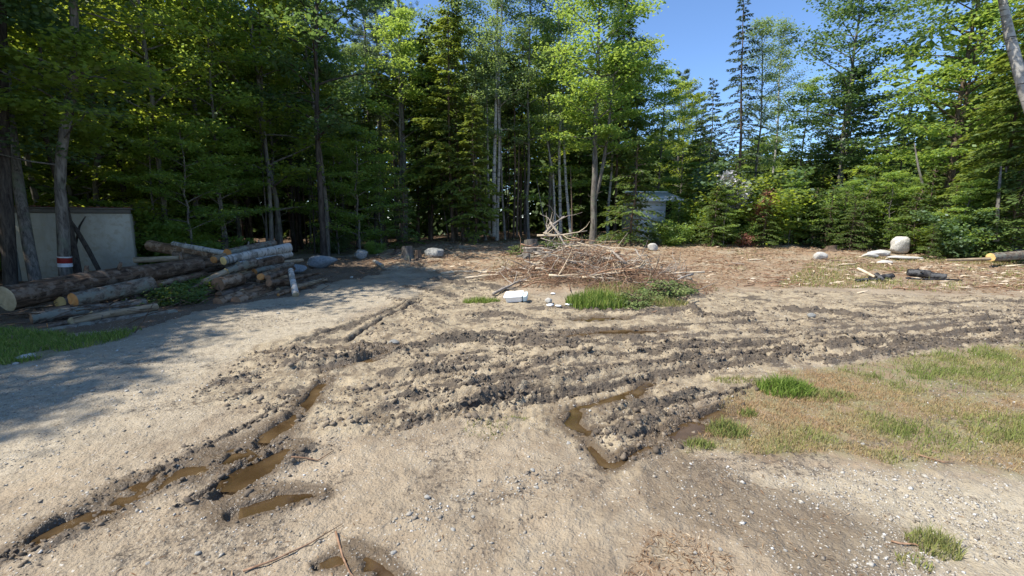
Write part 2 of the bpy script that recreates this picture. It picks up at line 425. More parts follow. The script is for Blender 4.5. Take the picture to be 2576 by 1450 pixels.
trk([(1480, 1070), (1600, 1046), (1720, 1026), (1840, 992), (1920, 962)], .03, .04)
trk([(1560, 1115), (1660, 1082), (1760, 1052), (1850, 1012)], .03, .035)
trk([(690, 905), (900, 888), (1100, 868), (1300, 856), (1500, 850)], .05, .05)
trk([(860, 1000), (960, 975), (1080, 958), (1200, 948)], .04, .04)
trk([(-50, 1440), (120, 1360), (300, 1275), (480, 1195), (620, 1130), (740, 1050)], .03, .03)
trk([(430, 1300), (520, 1240), (640, 1150), (730, 1105)], .03, .03)
trk([(300, 1240), (450, 1160), (600, 1085), (760, 990)], .025, .02)
PUD = [  # puddles: polylines with half widths
 ([(10, 1405), (130, 1338), (250, 1285), (340, 1228), (450, 1192), (560, 1152), (640, 1122)], [.04, .07, .09, .10, .10, .13, .10], (1,)),
 ([(650, 1115), (705, 1075), (755, 1035), (790, 990), (812, 960)], [.10, .085, .08, .06, .05], (1,)),
 ([(570, 1240), (630, 1190), (690, 1150), (748, 1118)], [.07, .13, .10, .05], (1,)),
 ([(590, 1290), (690, 1262), (790, 1248)], [.06, .10, .05], (1,)),
 ([(790, 1425), (880, 1400), (950, 1430), (1000, 1470)], [.03, .05, .05, .04], (1,)),
 ([(670, 886), (750, 889), (820, 884), (910, 876), (1000, 871)], [.03, .05, .05, .05, .03], (0,)),
 ([(822, 936), (870, 922), (940, 898), (1012, 878)], [.05, .06, .06, .04], (0,)),
 ([(1640, 958), (1590, 990), (1520, 1012), (1455, 1028), (1437, 1062), (1465, 1088), (1530, 1080)], [.03, .05, .05, .05, .06, .06, .02], (0,)),
 ([(1470, 1115), (1530, 1172), (1590, 1150), (1680, 1105), (1760, 1072), (1830, 1030)], [.03, .04, .04, .06, .08, .05], (0,)),
 ([(1400, 848), (1480, 840), (1560, 834), (1640, 833), (1720, 830)], [.05, .09, .10, .08, .05], (0,)),
 ([(1440, 806), (1500, 800), (1570, 800)], [.05, .09, .05], (0,)),
]
PUDL = [(gline(p), np.array(w) * (.8 if s[0] else .9), s[0]) for p, w, s in PUD]

def seg_dist(X, Y, line, vals=None):
    """distance, arc length, signed side and interpolated value to a polyline"""
    best = np.full(X.shape, 1e9); arc = np.zeros(X.shape); side = np.zeros(X.shape); val = np.zeros(X.shape); endf = np.zeros(X.shape)
    s0 = 0.0; tot = np.sum(np.linalg.norm(np.diff(line, axis=0), axis=1))
    for k in range(len(line) - 1):
        a, b = line[k], line[k + 1]; ab = b - a; L = math.hypot(*ab)
        if L < 1e-6: continue
        t = np.clip(((X - a[0]) * ab[0] + (Y - a[1]) * ab[1]) / L ** 2, 0, 1)
        dx = X - a[0] - t * ab[0]; dy = Y - a[1] - t * ab[1]; d = np.hypot(dx, dy)
        m = d < best
        best = np.where(m, d, best); arc = np.where(m, s0 + t * L, arc)
        side = np.where(m, np.sign(dx * -ab[1] + dy * ab[0]) * d, side)
        if vals is not None: val = np.where(m, vals[k] * (1 - t) + vals[k + 1] * t, val)
        s0 += L
    end = np.clip(np.minimum(arc, tot - arc) / 0.25, 0, 1)
    return best, arc, side, val, end
def in_poly(X, Y, poly):
    r = np.zeros(X.shape, bool); n = len(poly); j = n - 1
    for i in range(n):
        xi, yi = poly[i]; xj, yj = poly[j]
        c = ((yi > Y) != (yj > Y)) & (X < (xj - xi) * (Y - yi) / (yj - yi + 1e-12) + xi)
        r ^= c; j = i
    return r
def zone(X, Y, poly, warp=0.5, scale=1.2):
    s = np.zeros(X.shape)
    for k in range(5):
        wx = fbm(X * scale, Y * scale, 4, 5 + k * 31) * warp * 2; wy = fbm(X * scale, Y * scale, 4, 77 + k * 13) * warp * 2
        s += in_poly(X + wx, Y + wy, poly)
    return s / 5
Z_MUD = gline([(640, 870), (900, 800), (1060, 735), (1180, 700), (1400, 770), (1740, 740), (2000, 730), (2300, 745), (2800, 745), (2800, 870), (2300, 895), (2050, 920), (1830, 990), (1700, 1130), (1520, 1185), (1420, 1110), (1100, 1060), (950, 1090), (760, 1080), (560, 1030), (470, 1010)])
Z_GRASS = gline([(1720, 1150), (1800, 1030), (1850, 985), (1960, 940), (2090, 930), (2300, 895), (2576, 868), (2900, 850), (2900, 1190), (2576, 1200), (2400, 1160), (2250, 1175), (2100, 1140), (1900, 1150), (1800, 1130)])
Z_GRASS2 = gline([(-300, 940), (-300, 815), (70, 832), (200, 846), (320, 836), (360, 830), (300, 858), (170, 885), (60, 915)])
Z_STRAW = np.array([gp(900, 705), gp(1010, 668), gp(1080, 690), gp(1200, 690), gp(1340, 735), gp(1740, 735), gp(2100, 722), gp(2500, 745), gp(2800, 740), [45, 26.5], [20, 26.0], [2, 27], [-8, 27]])
Z_ROAD = gline([(-400, 900), (60, 925), (330, 850), (560, 775), (700, 750), (960, 715), (1100, 735), (800, 850), (560, 950), (480, 1010), (300, 1100), (0, 1190), (-400, 1300)])
Z_GRAVEL = gline([(1750, 1160), (1950, 1170), (2250, 1190), (2576, 1215), (2900, 1200), (3200, 1500), (2100, 1500), (2200, 1300), (1900, 1250)])
Z_STRAW2 = gline([(1560, 1450), (1640, 1340), (1760, 1350), (1850, 1430), (1850, 1550), (1560, 1550)])
Z_PILE = gline([(-300, 830), (80, 840), (330, 835), (450, 798), (540, 775), (690, 752), (830, 712), (960, 690), (960, 640), (-300, 640)])
Z_WET = gline([(1540, 1200), (1700, 1120), (1800, 1150), (1950, 1230), (2250, 1300), (2350, 1380), (2300, 1600), (2000, 1600), (1900, 1400), (1600, 1280)])

def ground(X, Y, masks=False):
    """height (and material masks) of the finished ground at plan positions"""
    X = np.asarray(X, float); Y = np.asarray(Y, float)
    shp = X.shape; X = X.ravel(); Y = Y.ravel()
    h = base_h(X, Y)
    near = Y < 21
    mud = zone(X, Y, Z_MUD, 0.35, 1.3)
    n_lo = fbm(X * 0.5, Y * 0.5, 3, 1.0); n_m = fbm(X * 2.2, Y * 2.2, 4, 4.0); n_h = fbm(X * 9, Y * 9, 4, 8.0)
    n_c = np.abs(fbm(X * 6.5, Y * 6.5, 4, 21.0)) * 2
    amp = 0.024 + 0.026 * mud
    far = sstep(13, 24, Y)
    h = h + n_m * (0.03 + 0.05 * mud + 0.10 * far) + n_h * (amp + 0.10 * sstep(11, 16, Y)) + n_lo * 0.2 * far
    dark = np.zeros(X.shape); wet = np.zeros(X.shape)
    clump = sstep(-0.02, 0.22, fbm(X * 2.0, Y * 2.0, 3, 40.0))
    h = h + mud * clump * (n_c * 0.05) + fbm(X * 28, Y * 28, 3, 3.0) * (0.012 + 0.014 * mud) * (Y < 12) + (0.25 - np.abs(fbm(X * 13, Y * 17, 4, 66.0))) * 0.05 * (0.5 + 0.3 * mud) * (Y < 14)
    dark = np.maximum(dark, mud * sstep(0.1, 0.3, fbm(X * 1.9, Y * 2.6, 5, 12.0)) * 0.75)
    dark = np.maximum(dark, 0.42 * sstep(0.02, 0.2, fbm(X * 1.2 + Y * .5, Y * 2.4 - X * .9, 4, 120.0)) * (Y < 9))
    def local(line, pad):
        return (X > line[:, 0].min() - pad) & (X < line[:, 0].max() + pad) & (Y > line[:, 1].min() - pad) & (Y < line[:, 1].max() + pad)
    Xw = X + fbm(X * 5, Y * 5, 3, 60.0) * 0.10; Yw = Y + fbm(X * 5, Y * 5, 3, 90.0) * 0.10
    for line, w in LUG:
        k = local(line, w * 2)
        d, arc, side, _, end = seg_dist(X[k], Y[k], line)
        m = sstep(w * 1.25, w * 0.95, d) * end
        bar = np.sin((arc + np.abs(side) * 0.7 + fbm(X[k] * 4, Y[k] * 4, 2, 3.0) * 0.05) * 2 * math.pi / 0.085)
        bar = sstep(-0.3, 0.5, bar)
        h[k] += m * ((bar - 0.6) * 0.011 - 0.016) * (0.5 + sstep(-0.1, 0.1, n_m[k]))
        dark[k] = dark[k] * (1 - 0.8 * m) + m * (1 - bar) * 0.25
    for line, w, dp in RUT:
        k = local(line, w * 4)
        d, arc, side, _, end = seg_dist(Xw[k], Yw[k], line)
        h[k] -= dp * np.exp(-(d / w) ** 4) * end
        h[k] += dp * 0.3 * np.exp(-((d - 1.7 * w) / (0.6 * w)) ** 2) * end
        dark[k] = np.maximum(dark[k], 0.85 * sstep(1.3 * w, 0.8 * w, d) * end)
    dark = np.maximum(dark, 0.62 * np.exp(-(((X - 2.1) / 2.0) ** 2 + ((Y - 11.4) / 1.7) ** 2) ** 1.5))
    xs_ = X + fbm(X * 6, Y * 6, 3, 160.0) * 0.035; ys_ = Y + fbm(X * 6, Y * 6, 3, 190.0) * 0.035
    for line, w, dp in TRK:
        k = local(line, w * 6)
        d, arc, side, _, end = seg_dist(xs_[k], ys_[k], line)
        v = 0.75 + 0.35 * sstep(-0.2, 0.2, fbm(arc * 0.9 + w * 50, 0 * arc + dp * 90, 3, 2.0))
        h[k] -= 1.25 * dp * np.exp(-(d / w) ** 4) * end * v
        lip = np.exp(-((d - 1.55 * w) / (0.5 * w)) ** 2) * end * v
        h[k] += lip * (dp * 0.75 + fbm(X[k] * 16, Y[k] * 16, 3, 8.0) * 0.03)
        bar = np.sin(arc * 2 * math.pi / 0.08); h[k] += np.exp(-(d / w) ** 4) * end * bar * 0.006
        dark[k] = np.maximum(dark[k], 1.15 * v * sstep(1.6 * w, 0.8 * w, d + fbm(X[k] * 9, Y[k] * 9, 3, 44.0) * w * 1.5) * end)
    for line, w, hh, dk in RIDGE:
        k = local(line, w * 4)
        d, arc, side, _, end = seg_dist(Xw[k], Yw[k], line)
        lump = 0.35 + 1.3 * sstep(-0.15, 0.25, fbm(X[k] * 7, Y[k] * 7, 4, 33.0))
        p = np.exp(-(d / w) ** 2.6) * end
        h[k] += hh * 0.45 * p * lump + p * n_c[k] * hh * 0.5 + p * fbm(X[k] * 22, Y[k] * 22, 3, 7.0) * 0.035
        dark[k] = np.maximum(dark[k], dk * np.clip(p * 1.5 * (0.45 + 0.8 * sstep(-0.15, 0.1, fbm(X[k] * 5, Y[k] * 5, 4, 71.0))), 0, 1))
    for line, w, sh in PUDL:
        k = local(line, 0.6)
        d, arc, side, ww, end = seg_dist(X[k] + (Xw[k] - X[k]) * 0.6, Y[k] + (Yw[k] - Y[k]) * 0.6, line, w)
        p = sstep(1.45, 0.75, d / ww)
        h[k] = h[k] * (1 - 0.85 * p) - (0.045 - 0.09 * sstep(0.02, 0.3, fbm(X[k] * 6, Y[k] * 6, 4, 15.0)) * 0.55) * p
        q = sstep(4.6, 0.9, d / ww + fbm(X[k] * 5, Y[k] * 5, 3, 25.0) * 2)
        wet[k] = np.maximum(wet[k], q); dark[k] = np.maximum(dark[k], (0.35 if sh else 0.5) * q * (0.7 + fbm(X[k] * 8, Y[k] * 8, 3, 5.0)))
    h = h.reshape(shp)
    if not masks: return h
    grass = np.maximum(zone(X, Y, Z_GRASS, 0.22, 1.5), zone(X, Y, Z_GRASS2, 0.2, 1.5))
    straw = np.maximum(zone(X, Y, Z_STRAW, 0.9, 0.5), 0.6 * zone(X, Y, Z_STRAW2, 0.15, 2.0)) * (1 - 0.0 * mud)
    straw = np.maximum(straw, 0.75 * sstep(0.05, 0.2, fbm(X * 1.3, Y * 2.0, 4, 55.0)) * sstep(2.4, 3.2, Y) * (1 - mud) * sstep(-1.4, -0.4, X) * sstep(5, 4, Y))
    road = zone(X, Y, Z_ROAD, 1.3, 0.7); gravel = zone(X, Y, Z_GRAVEL, 0.45, 1.3)
    wet = np.maximum(wet, 0.55 * zone(X, Y, Z_WET, 0.25, 1.4))
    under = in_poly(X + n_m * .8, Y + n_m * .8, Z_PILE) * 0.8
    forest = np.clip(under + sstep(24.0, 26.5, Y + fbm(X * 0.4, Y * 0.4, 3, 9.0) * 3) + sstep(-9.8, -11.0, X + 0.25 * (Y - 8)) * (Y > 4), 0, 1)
    mk = dict(mud=mud, dark=dark, wet=wet, grass=grass, straw=straw, road=road, gravel=gravel, forest=forest)
    return h, mk

# ground sheet: fine near the viewpoint, coarser with distance
ys = np.concatenate([np.linspace(-6, 0.9, 26)[:-1], np.geomspace(0.9, 42, 600), np.geomspace(43, 900, 45)])
tt = np.concatenate([-np.geomspace(1.2, 6, 40)[::-1], np.linspace(-1.19, 1.19, 760), np.geomspace(1.2, 6, 40)])
YY, TT = np.meshgrid(ys, tt, indexing='ij')
XX = TT * (np.maximum(YY, 0.2) + 1.0)
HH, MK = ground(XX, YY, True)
HH = HH.ravel()
ny, nx = XX.shape
ii = np.arange(ny - 1)[:, None] * nx; jj = np.arange(nx - 1)[None, :]
Q = np.stack([ii + jj, ii + jj + 1, ii + nx + jj + 1, ii + nx + jj], -1).reshape(-1, 4)
def mat_ground():
    m, nt, out = new_mat('clearing_ground'); g = G(nt)
    v = g.coords('Object')
    n1 = g.noise(v, 1.3, 6, 0.65); n2 = g.noise(v, 9, 6, 0.7); n3 = g.noise(v, 55, 4, 0.7); n4 = g.noise(v, 4, 5, 0.7, 0.5)
    vo = g.vor(v, 55); vc = g.vor(v, 70, out='Color')
    base = g.mix(g.ramp(n1, [(0.38, 0), (0.62, 1)]), (0.20, 0.155, 0.105), (0.34, 0.27, 0.185))
    base = g.mix(g.ramp(n4, [(0.42, 0), (0.62, 0.6)]), base, (0.36, 0.30, 0.215))
    road = g.mix(g.ramp(n2, [(0.35, 0), (0.65, 1)]), (0.29, 0.242, 0.172), (0.43, 0.37, 0.275))
    c = g.mix(g.attr('road'), base, road)
    grav = g.mix(g.ramp(n2, [(0.3, 0), (0.7, 1)]), (0.32, 0.27, 0.19), (0.46, 0.40, 0.295))
    c = g.mix(g.attr('gravel'), c, grav)
    mudc = g.mix(g.ramp(n4, [(0.38, 0), (0.58, 1)]), (0.16, 0.122, 0.078), (0.38, 0.31, 0.205))
    c = g.mix(g.math('MULTIPLY', g.attr('mud'), 0.85), c, mudc)
    st = g.mix(g.ramp(n2, [(0.35, 0), (0.65, 1)]), (0.15, 0.085, 0.045), (0.38, 0.25, 0.145))
    st = g.mix(g.ramp(n4, [(0.5, 0), (0.62, 0.7)]), st, (0.12, 0.10, 0.055))
    st = g.mix(g.ramp(n1, [(0.5, 0), (0.6, 0.6)]), st, (0.33, 0.29, 0.21))
    c = g.mix(g.math('MULTIPLY', g.attr('straw'), 0.75), c, st)
    gr = g.mix(g.ramp(n4, [(0.4, 0), (0.6, 1)]), (0.24, 0.165, 0.09), (0.20, 0.19, 0.08))
    c = g.mix(g.math('MULTIPLY', g.attr('grass'), 0.75), c, gr)
    n5 = g.noise(v, 20, 5, 0.75)
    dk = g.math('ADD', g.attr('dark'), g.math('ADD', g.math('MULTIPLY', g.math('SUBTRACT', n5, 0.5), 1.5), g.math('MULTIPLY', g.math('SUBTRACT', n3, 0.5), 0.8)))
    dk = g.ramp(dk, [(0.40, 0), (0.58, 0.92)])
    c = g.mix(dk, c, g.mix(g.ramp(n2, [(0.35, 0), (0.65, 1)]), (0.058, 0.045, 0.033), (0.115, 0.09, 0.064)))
    c = g.mix(g.math('MULTIPLY', g.ramp(g.math('ADD', g.attr('wet'), g.math('MULTIPLY', g.math('SUBTRACT', n2, 0.5), 0.5)), [(0.2, 0), (0.75, 1)]), 0.88), c, (0.105, 0.074, 0.044))
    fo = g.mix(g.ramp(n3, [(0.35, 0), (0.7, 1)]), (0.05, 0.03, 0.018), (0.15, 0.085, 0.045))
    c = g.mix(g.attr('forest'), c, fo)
    # small stones and grains: pale and dark specks
    sep = g.n('ShaderNodeSeparateColor'); g.l(vc, sep.inputs[0])
    speck = g.math('MULTIPLY', g.ramp(sep.outputs[0], [(0.86, 0), (0.9, 1)]), g.ramp(vo, [(0.25, 1), (0.4, 0)]))
    speck = g.math('MULTIPLY', speck, g.math('SUBTRACT', 0.8, g.math('MULTIPLY', g.attr('dark'), 0.7)))
    c = g.mix(speck, c, (0.55, 0.52, 0.46))
    sp2 = g.math('MULTIPLY', g.ramp(sep.outputs[1], [(0.88, 0), (0.9, 0.6)]), g.ramp(vo, [(0.2, 1), (0.4, 0)]))
    c = g.mix(sp2, c, (0.10, 0.08, 0.06))
    wetr = g.math('MULTIPLY', g.attr('wet'), g.ramp(g.noise(v, 14, 4, 0.6), [(0.4, 0.3), (0.6, 1)]))
    ro = g.ramp(g.math('ADD', g.math('MULTIPLY', wetr, 0.8), g.math('MULTIPLY', g.attr('dark'), 0.18)), [(0, 0.92), (0.75, 0.26)])
    hgt = g.math('ADD', g.math('MULTIPLY', n3, 0.6), g.math('ADD', g.math('MULTIPLY', n2, 1.2), g.math('MULTIPLY', vo, -0.25)))
    b = g.bump(hgt, 0.9, 0.028)
    g.bsdf(c, ro, b, 0.45, out)
    return m
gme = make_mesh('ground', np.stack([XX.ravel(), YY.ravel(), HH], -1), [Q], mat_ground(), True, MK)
tag(obj('ground', gme), 'churned mud and gravel clearing with tyre ruts', kind='structure')
_HG = HH.reshape(ny, nx)
def gfast(x, y):
    """height of the built ground sheet (bilinear in its own grid)"""
    x = np.asarray(x, float); y = np.asarray(y, float)
    i = np.clip(np.searchsorted(ys, y) - 1, 0, ny - 2); fy = np.clip((y - ys[i]) / (ys[i + 1] - ys[i]), 0, 1)
    t = x / (np.maximum(y, 0.2) + 1.0); j = np.clip(np.searchsorted(tt, t) - 1, 0, nx - 2); fx = np.clip((t - tt[j]) / (tt[j + 1] - tt[j]), 0, 1)
    return (_HG[i, j] * (1 - fx) + _HG[i, j + 1] * fx) * (1 - fy) + (_HG[i + 1, j] * (1 - fx) + _HG[i + 1, j + 1] * fx) * fy
def gz(x, y): return float(gfast(x, y))

# water in the ruts
def mat_water():
    m, nt, out = new_mat('muddy_water'); g = G(nt)
    v = g.coords('Object')
    n1 = g.noise(v, 26, 3, 0.5); n2 = g.noise(v, 3, 3, 0.5)
    c = g.mix(g.ramp(n2, [(0.35, 0), (0.65, 1)]), (0.06, 0.038, 0.018), (0.15, 0.10, 0.05))
    b = g.bsdf(c, 0.03, g.bump(n1, 0.12, 0.004), 0.6)
    b.inputs['IOR'].default_value = 1.33
    tr = g.n('ShaderNodeBsdfTransparent'); tr.inputs[0].default_value = (0.66, 0.54, 0.38, 1)
    mx = g.n('ShaderNodeMixShader'); g.l(g.ramp(g.attr('depth'), [(0.0, 0.28), (0.035, 0.85)]), mx.inputs[0])
    g.l(tr.outputs[0], mx.inputs[1]); g.l(b.outputs[0], mx.inputs[2]); g.l(mx.outputs[0], out.inputs['Surface'])
    return m
MW = mat_water()
for line, w, sh in PUDL:
    seg = np.concatenate([[0], np.cumsum(np.linalg.norm(np.diff(line, axis=0), axis=1))]); n = max(24, int(seg[-1] / .03)); m = 17
    t = np.linspace(0, seg[-1], n); Lx = np.stack([np.interp(t, seg, line[:, 0]), np.interp(t, seg, line[:, 1])], -1)
    kk = np.ones(9) / 9; Ls = np.stack([np.convolve(np.pad(Lx[:, q], 4, 'edge'), kk, 'valid') for q in (0, 1)], -1); ww = np.interp(t, seg, w) * 1.8
    dl = np.gradient(Ls, axis=0); nrm = np.stack([-dl[:, 1], dl[:, 0]], -1); nrm /= np.linalg.norm(nrm, axis=1)[:, None]
    u = np.linspace(-1, 1, m); XY = Ls[:, None] + nrm[:, None] * (u[None] * ww[:, None])[..., None]; XY = XY.reshape(-1, 2)
    zl = -0.020 + float(np.mean(base_h(line[:, 0], line[:, 1]))); dep = np.clip(zl - gfast(XY[:, 0], XY[:, 1]), 0, 1)
    i_ = np.arange(n - 1)[:, None] * m; j_ = np.arange(m - 1)[None]; Qw = np.stack([i_ + j_, i_ + m + j_, i_ + m + j_ + 1, i_ + j_ + 1], -1).reshape(-1, 4)
    tag(obj('puddle_water', make_mesh('puddle_water', np.c_[XY, np.full(len(XY), zl)], [Qw], MW, True, {'depth': dep})), 'brown rainwater standing in a rut', kind='structure')

# ------------------------------------------------------------------ scattered small matter
ico_v, ico_f = None, None
def ico():
    p = (1 + 5 ** 0.5) / 2
    v = np.array([(-1, p, 0), (1, p, 0), (-1, -p, 0), (1, -p, 0), (0, -1, p), (0, 1, p), (0, -1, -p), (0, 1, -p), (p, 0, -1), (p, 0, 1), (-p, 0, -1), (-p, 0, 1)], float)
    f = np.array([(0, 11, 5), (0, 5, 1), (0, 1, 7), (0, 7, 10), (0, 10, 11), (1, 5, 9), (5, 11, 4), (11, 10, 2), (10, 7, 6), (7, 1, 8), (3, 9, 4), (3, 4, 2), (3, 2, 6), (3, 6, 8), (3, 8, 9), (4, 9, 5), (2, 4, 11), (6, 2, 10), (8, 6, 7), (9, 8, 1)])
    return v / np.linalg.norm(v[0]), f
ICO0 = ico()
OCT_V = np.array([(1, 0, 0), (-1, 0, 0), (0, 1, 0), (0, -1, 0), (.2, .1, 1), (.1, 0, -1)], float); OCT_F = np.array([(0, 2, 4), (2, 1, 4), (1, 3, 4), (3, 0, 4), (2, 0, 5), (1, 2, 5), (3, 1, 5), (0, 3, 5)])
def lumps(xy, size, flat, tint, jit=0.25, sink=0.3, name='lumps', mat=None, label='', smooth=False, oct_=False):
    ICO_V, ICO_F = (OCT_V, OCT_F) if oct_ else ICO0
    nv = len(ICO_V); n = len(xy); z = gfast(xy[:, 0], xy[:, 1])
    V = ICO_V[None] * (1 + rng.standard_normal((n, nv, 1)) * jit)
    V = V * (size[:, None, None] * np.stack([np.ones(n), rng.uniform(.6, 1, n), flat], -1)[:, None, :])
    a = rng.uniform(0, 2 * math.pi, n); ca, sa = np.cos(a)[:, None], np.sin(a)[:, None]
    X = V[..., 0] * ca - V[..., 1] * sa; Yv = V[..., 0] * sa + V[..., 1] * ca
    tiltv = rng.uniform(-.5, .5, n)[:, None]
    V = np.stack([X + xy[:, :1], Yv + xy[:, 1:], V[..., 2] + X * tiltv + z[:, None] + (size * flat * (1 - 2 * sink))[:, None] * 0.6], -1).reshape(-1, 3)
    Fc = (ICO_F[None] + (np.arange(n) * nv)[:, None, None]).reshape(-1, 3)
    o = obj(name, make_mesh(name, V, [Fc], mat, smooth, {'tint': np.repeat(tint, nv)}))
    return tag(o, label, kind='stuff')
def along(line, n, spread):
    seg = np.linalg.norm(np.diff(line, axis=0), axis=1); cs = np.concatenate([[0], np.cumsum(seg)])
    s = rng.uniform(0, cs[-1], n)
    return np.stack([np.interp(s, cs, line[:, 0]), np.interp(s, cs, line[:, 1])], -1) + rng.standard_normal((n, 2)) * spread
def scatter_poly(poly, n, noise_scale=None, thr=0.0, seed=0, near_bias=True):
    lo, hi = poly.min(0), poly.max(0); out = []
    tot = 0
    while tot < n:
        m = n * 3
        y = lo[1] * (max(hi[1], lo[1] + .1) / lo[1]) ** rng.random(m) if near_bias else rng.uniform(lo[1], hi[1], m)
        x = rng.uniform(lo[0], hi[0], m)
        k = in_poly(x, y, poly)
        if noise_scale: k &= fbm(x * noise_scale, y * noise_scale, 3, seed) > thr
        p = np.stack([x[k], y[k]], -1); out.append(p); tot += len(p)
        if len(out) > 60: break
    return np.concatenate(out)[:n]
# clods
xy = []; sz = []; tn = []
for line, w, hh, dk in RIDGE:
    L = np.sum(np.linalg.norm(np.diff(line, axis=0), axis=1)); n = int(L * 165 * min(1.0, 4.0 / line[:, 1].mean() + .35) * (0.3 + dk * 0.7))
    xy.append(along(line, n, w * 0.85)); sz.append(np.clip(rng.lognormal(-4.7, 0.55, n), .004, .032) * (0.6 + hh * 5)); tn.append(np.clip(rng.uniform(0, .6, n) + (1 - dk) * 0.4, 0, 1))
for line, w, dp in TRK:
    L = np.sum(np.linalg.norm(np.diff(line, axis=0), axis=1)); n = int(L * 55); sd = rng.choice([-1.6, 1.6], (n, 1)) * w
    q = along(line, n, w * .4); dv = np.diff(line, axis=0).mean(0); dv /= np.hypot(*dv); q = q + sd * np.array([[-dv[1], dv[0]]])
    xy.append(q); sz.append(np.clip(rng.lognormal(-4.6, .5, n), .004, .03)); tn.append(rng.uniform(0, .55, n))
p = scatter_poly(Z_MUD, 6200, 2.0, 0.0, 40.0); xy.append(p); sz.append(np.clip(rng.lognormal(-4.5, 0.5, len(p)), .004, .035)); tn.append(rng.uniform(0.2, 1, len(p)))
p = scatter_poly(Z_MUD, 420, 2.0, 0.03, 40.0); xy.append(p); sz.append(rng.uniform(.015, .04, len(p))); tn.append(rng.uniform(0, .7, len(p)))
xy = np.concatenate(xy); sz = np.concatenate(sz); tn = np.concatenate(tn)
lumps(xy, sz, rng.uniform(.5, .95, len(xy)), tn, 0.33, 0.5, 'mud_clods', M['clod'], 'broken dark clods of wet mud thrown up along the ruts', False)
print('clods', len(xy))
# pebbles
FR = np.array([gp(-150, 1500), gp(-150, 850), gp(1000, 720), gp(2750, 780), gp(2750, 1500)])
ps = [scatter_poly(FR, 14000, 1.2, -0.1, 3.0), scatter_poly(Z_GRAVEL, 5500, 3.0, -0.1, 8.0), scatter_poly(Z_ROAD, 4500, 1.5, -0.1, 14.0)]
gpatch = gline([(960, 1330), (1060, 1260), (1200, 1220), (1330, 1190), (1420, 1180), (1440, 1230), (1250, 1270), (1120, 1310), (1050, 1350)])
ps.append(scatter_poly(gpatch, 420, 4.0, 0.0, 3.0))
p = np.concatenate(ps); n = len(p)
s = np.clip(rng.lognormal(-5.15, 0.45, n), .003, .028); s[-420:] *= 1.2
lumps(p, s, rng.uniform(.35, .7, n), np.clip(rng.beta(2, 2.2, n) + (rng.random(n) < .06) * .4, 0, 1), 0.2, 0.3, 'pebbles', M['pebble'], 'loose pebbles and crushed stone strewn over the mud', False, True)

# blades
def blades(xy, hgt, width, tint, lean=0.5, name='grass', mat=None, label='', kind='stuff', parent=None, z=None, cat=None):
    n = len(xy); z = gfast(xy[:, 0], xy[:, 1]) if z is None else z
    a = rng.uniform(0, 2 * math.pi, n); d = np.stack([np.cos(a), np.sin(a), np.zeros(n)], -1)
    b = rng.uniform(0, 2 * math.pi, n); ln = (rng.uniform(0.1, 1, n) * lean * hgt)[:, None] * np.stack([np.cos(b), np.sin(b), np.zeros(n)], -1)
    P = np.c_[xy, z - 0.004]; up = np.array([0, 0, 1.0]) * hgt[:, None]; w = width[:, None]
    V = np.stack([P - d * w / 2, P + d * w / 2, P + up * .55 + ln * .4 + d * w * .4, P + up * .55 + ln * .4 - d * w * .4, P + up * .92 + ln], 1).reshape(-1, 3)
    k = np.arange(n)[:, None] * 5
    o = obj(name, make_mesh(name, V, [k + np.array([[0, 1, 2, 3]]), k + np.array([[3, 2, 4]])], mat, True, {'tint': np.repeat(tint, 5)}), parent)
    if label: tag(o, label, cat, kind=kind)
    return o
p = np.concatenate([scatter_poly(Z_GRASS, 30000, 2.6, -0.01, 6.0), scatter_poly(Z_GRASS, 17000, 1.2, 0.0, 16.0), scatter_poly(Z_GRASS, 6000)])
g_ = fbm(p[:, 0] * 1.2, p[:, 1] * 1.6, 3, 31.0)
t_ = np.clip(0.66 - g_ * 1.7 + rng.uniform(-.25, .25, len(p)) - 0.22 * sstep(3.8, 4.8, p[:, 1]), 0, 1)
blades(p, rng.uniform(.012, .05, len(p)) * (1 + 1.0 * (t_ < .35)) * rng.uniform(.5, 1.3, len(p)), rng.uniform(.003, .006, len(p)), t_, 0.9, 'dry_grass', M['grass_dry'], 'short dry yellowing grass along the right edge of the mud')
p = scatter_poly(Z_GRASS2, 16000, 2.0, -0.2, 12.0)
p = p[:11000]; blades(p, rng.uniform(.03, .12, len(p)), rng.uniform(.006, .012, len(p)), rng.beta(2.4, 1.6, len(p)), 0.9, 'green_grass', M['grass_green'], 'fresh green grass in front of the log pile')
# thin straw, sparse weeds and needles on the far brown ground and in the foreground
p = scatter_poly(Z_STRAW, 26000, 1.0, -0.12, 3.0)
n = len(p); z = gfast(p[:, 0], p[:, 1]) + rng.uniform(0.0, .03, n)
a = rng.uniform(0, 2 * math.pi, n); D = np.stack([np.cos(a), np.sin(a), rng.uniform(-.2, .45, n)], -1); N = np.c_[rng.normal(0, .4, (n, 2)), np.ones(n)]
sc_ = 0.22 + 0.78 * np.clip(p[:, 1] / 12, 0, 1.6)
V, Qq = leaf_quads(np.c_[p, z], D, N, rng.uniform(.05, .16, n) * sc_, rng.uniform(.012, .035, n) * sc_)
tag(obj('brown_litter', make_mesh('brown_litter', V, [Qq], M['litter'], True, {'tint': np.repeat(rng.random(n), 4)})), 'brown needles, bark scraps and dead leaves strewn over the far ground', kind='stuff')
p = np.concatenate([scatter_poly(Z_STRAW2, 1100), scatter_poly(FR, 5200, 1.3, 0.0, 55.0), scatter_poly(Z_GRASS, 3000)]); n = len(p)
a = rng.uniform(0, 2 * math.pi, n); D = np.stack([np.cos(a), np.sin(a), rng.uniform(-.1, .3, n)], -1); N = np.c_[rng.normal(0, .5, (n, 2)), np.ones(n)]
V, Qq = leaf_quads(np.c_[p, gfast(p[:, 0], p[:, 1]) + rng.uniform(0, .006, n)], D, N, rng.uniform(.015, .06, n), rng.uniform(.0015, .006, n))
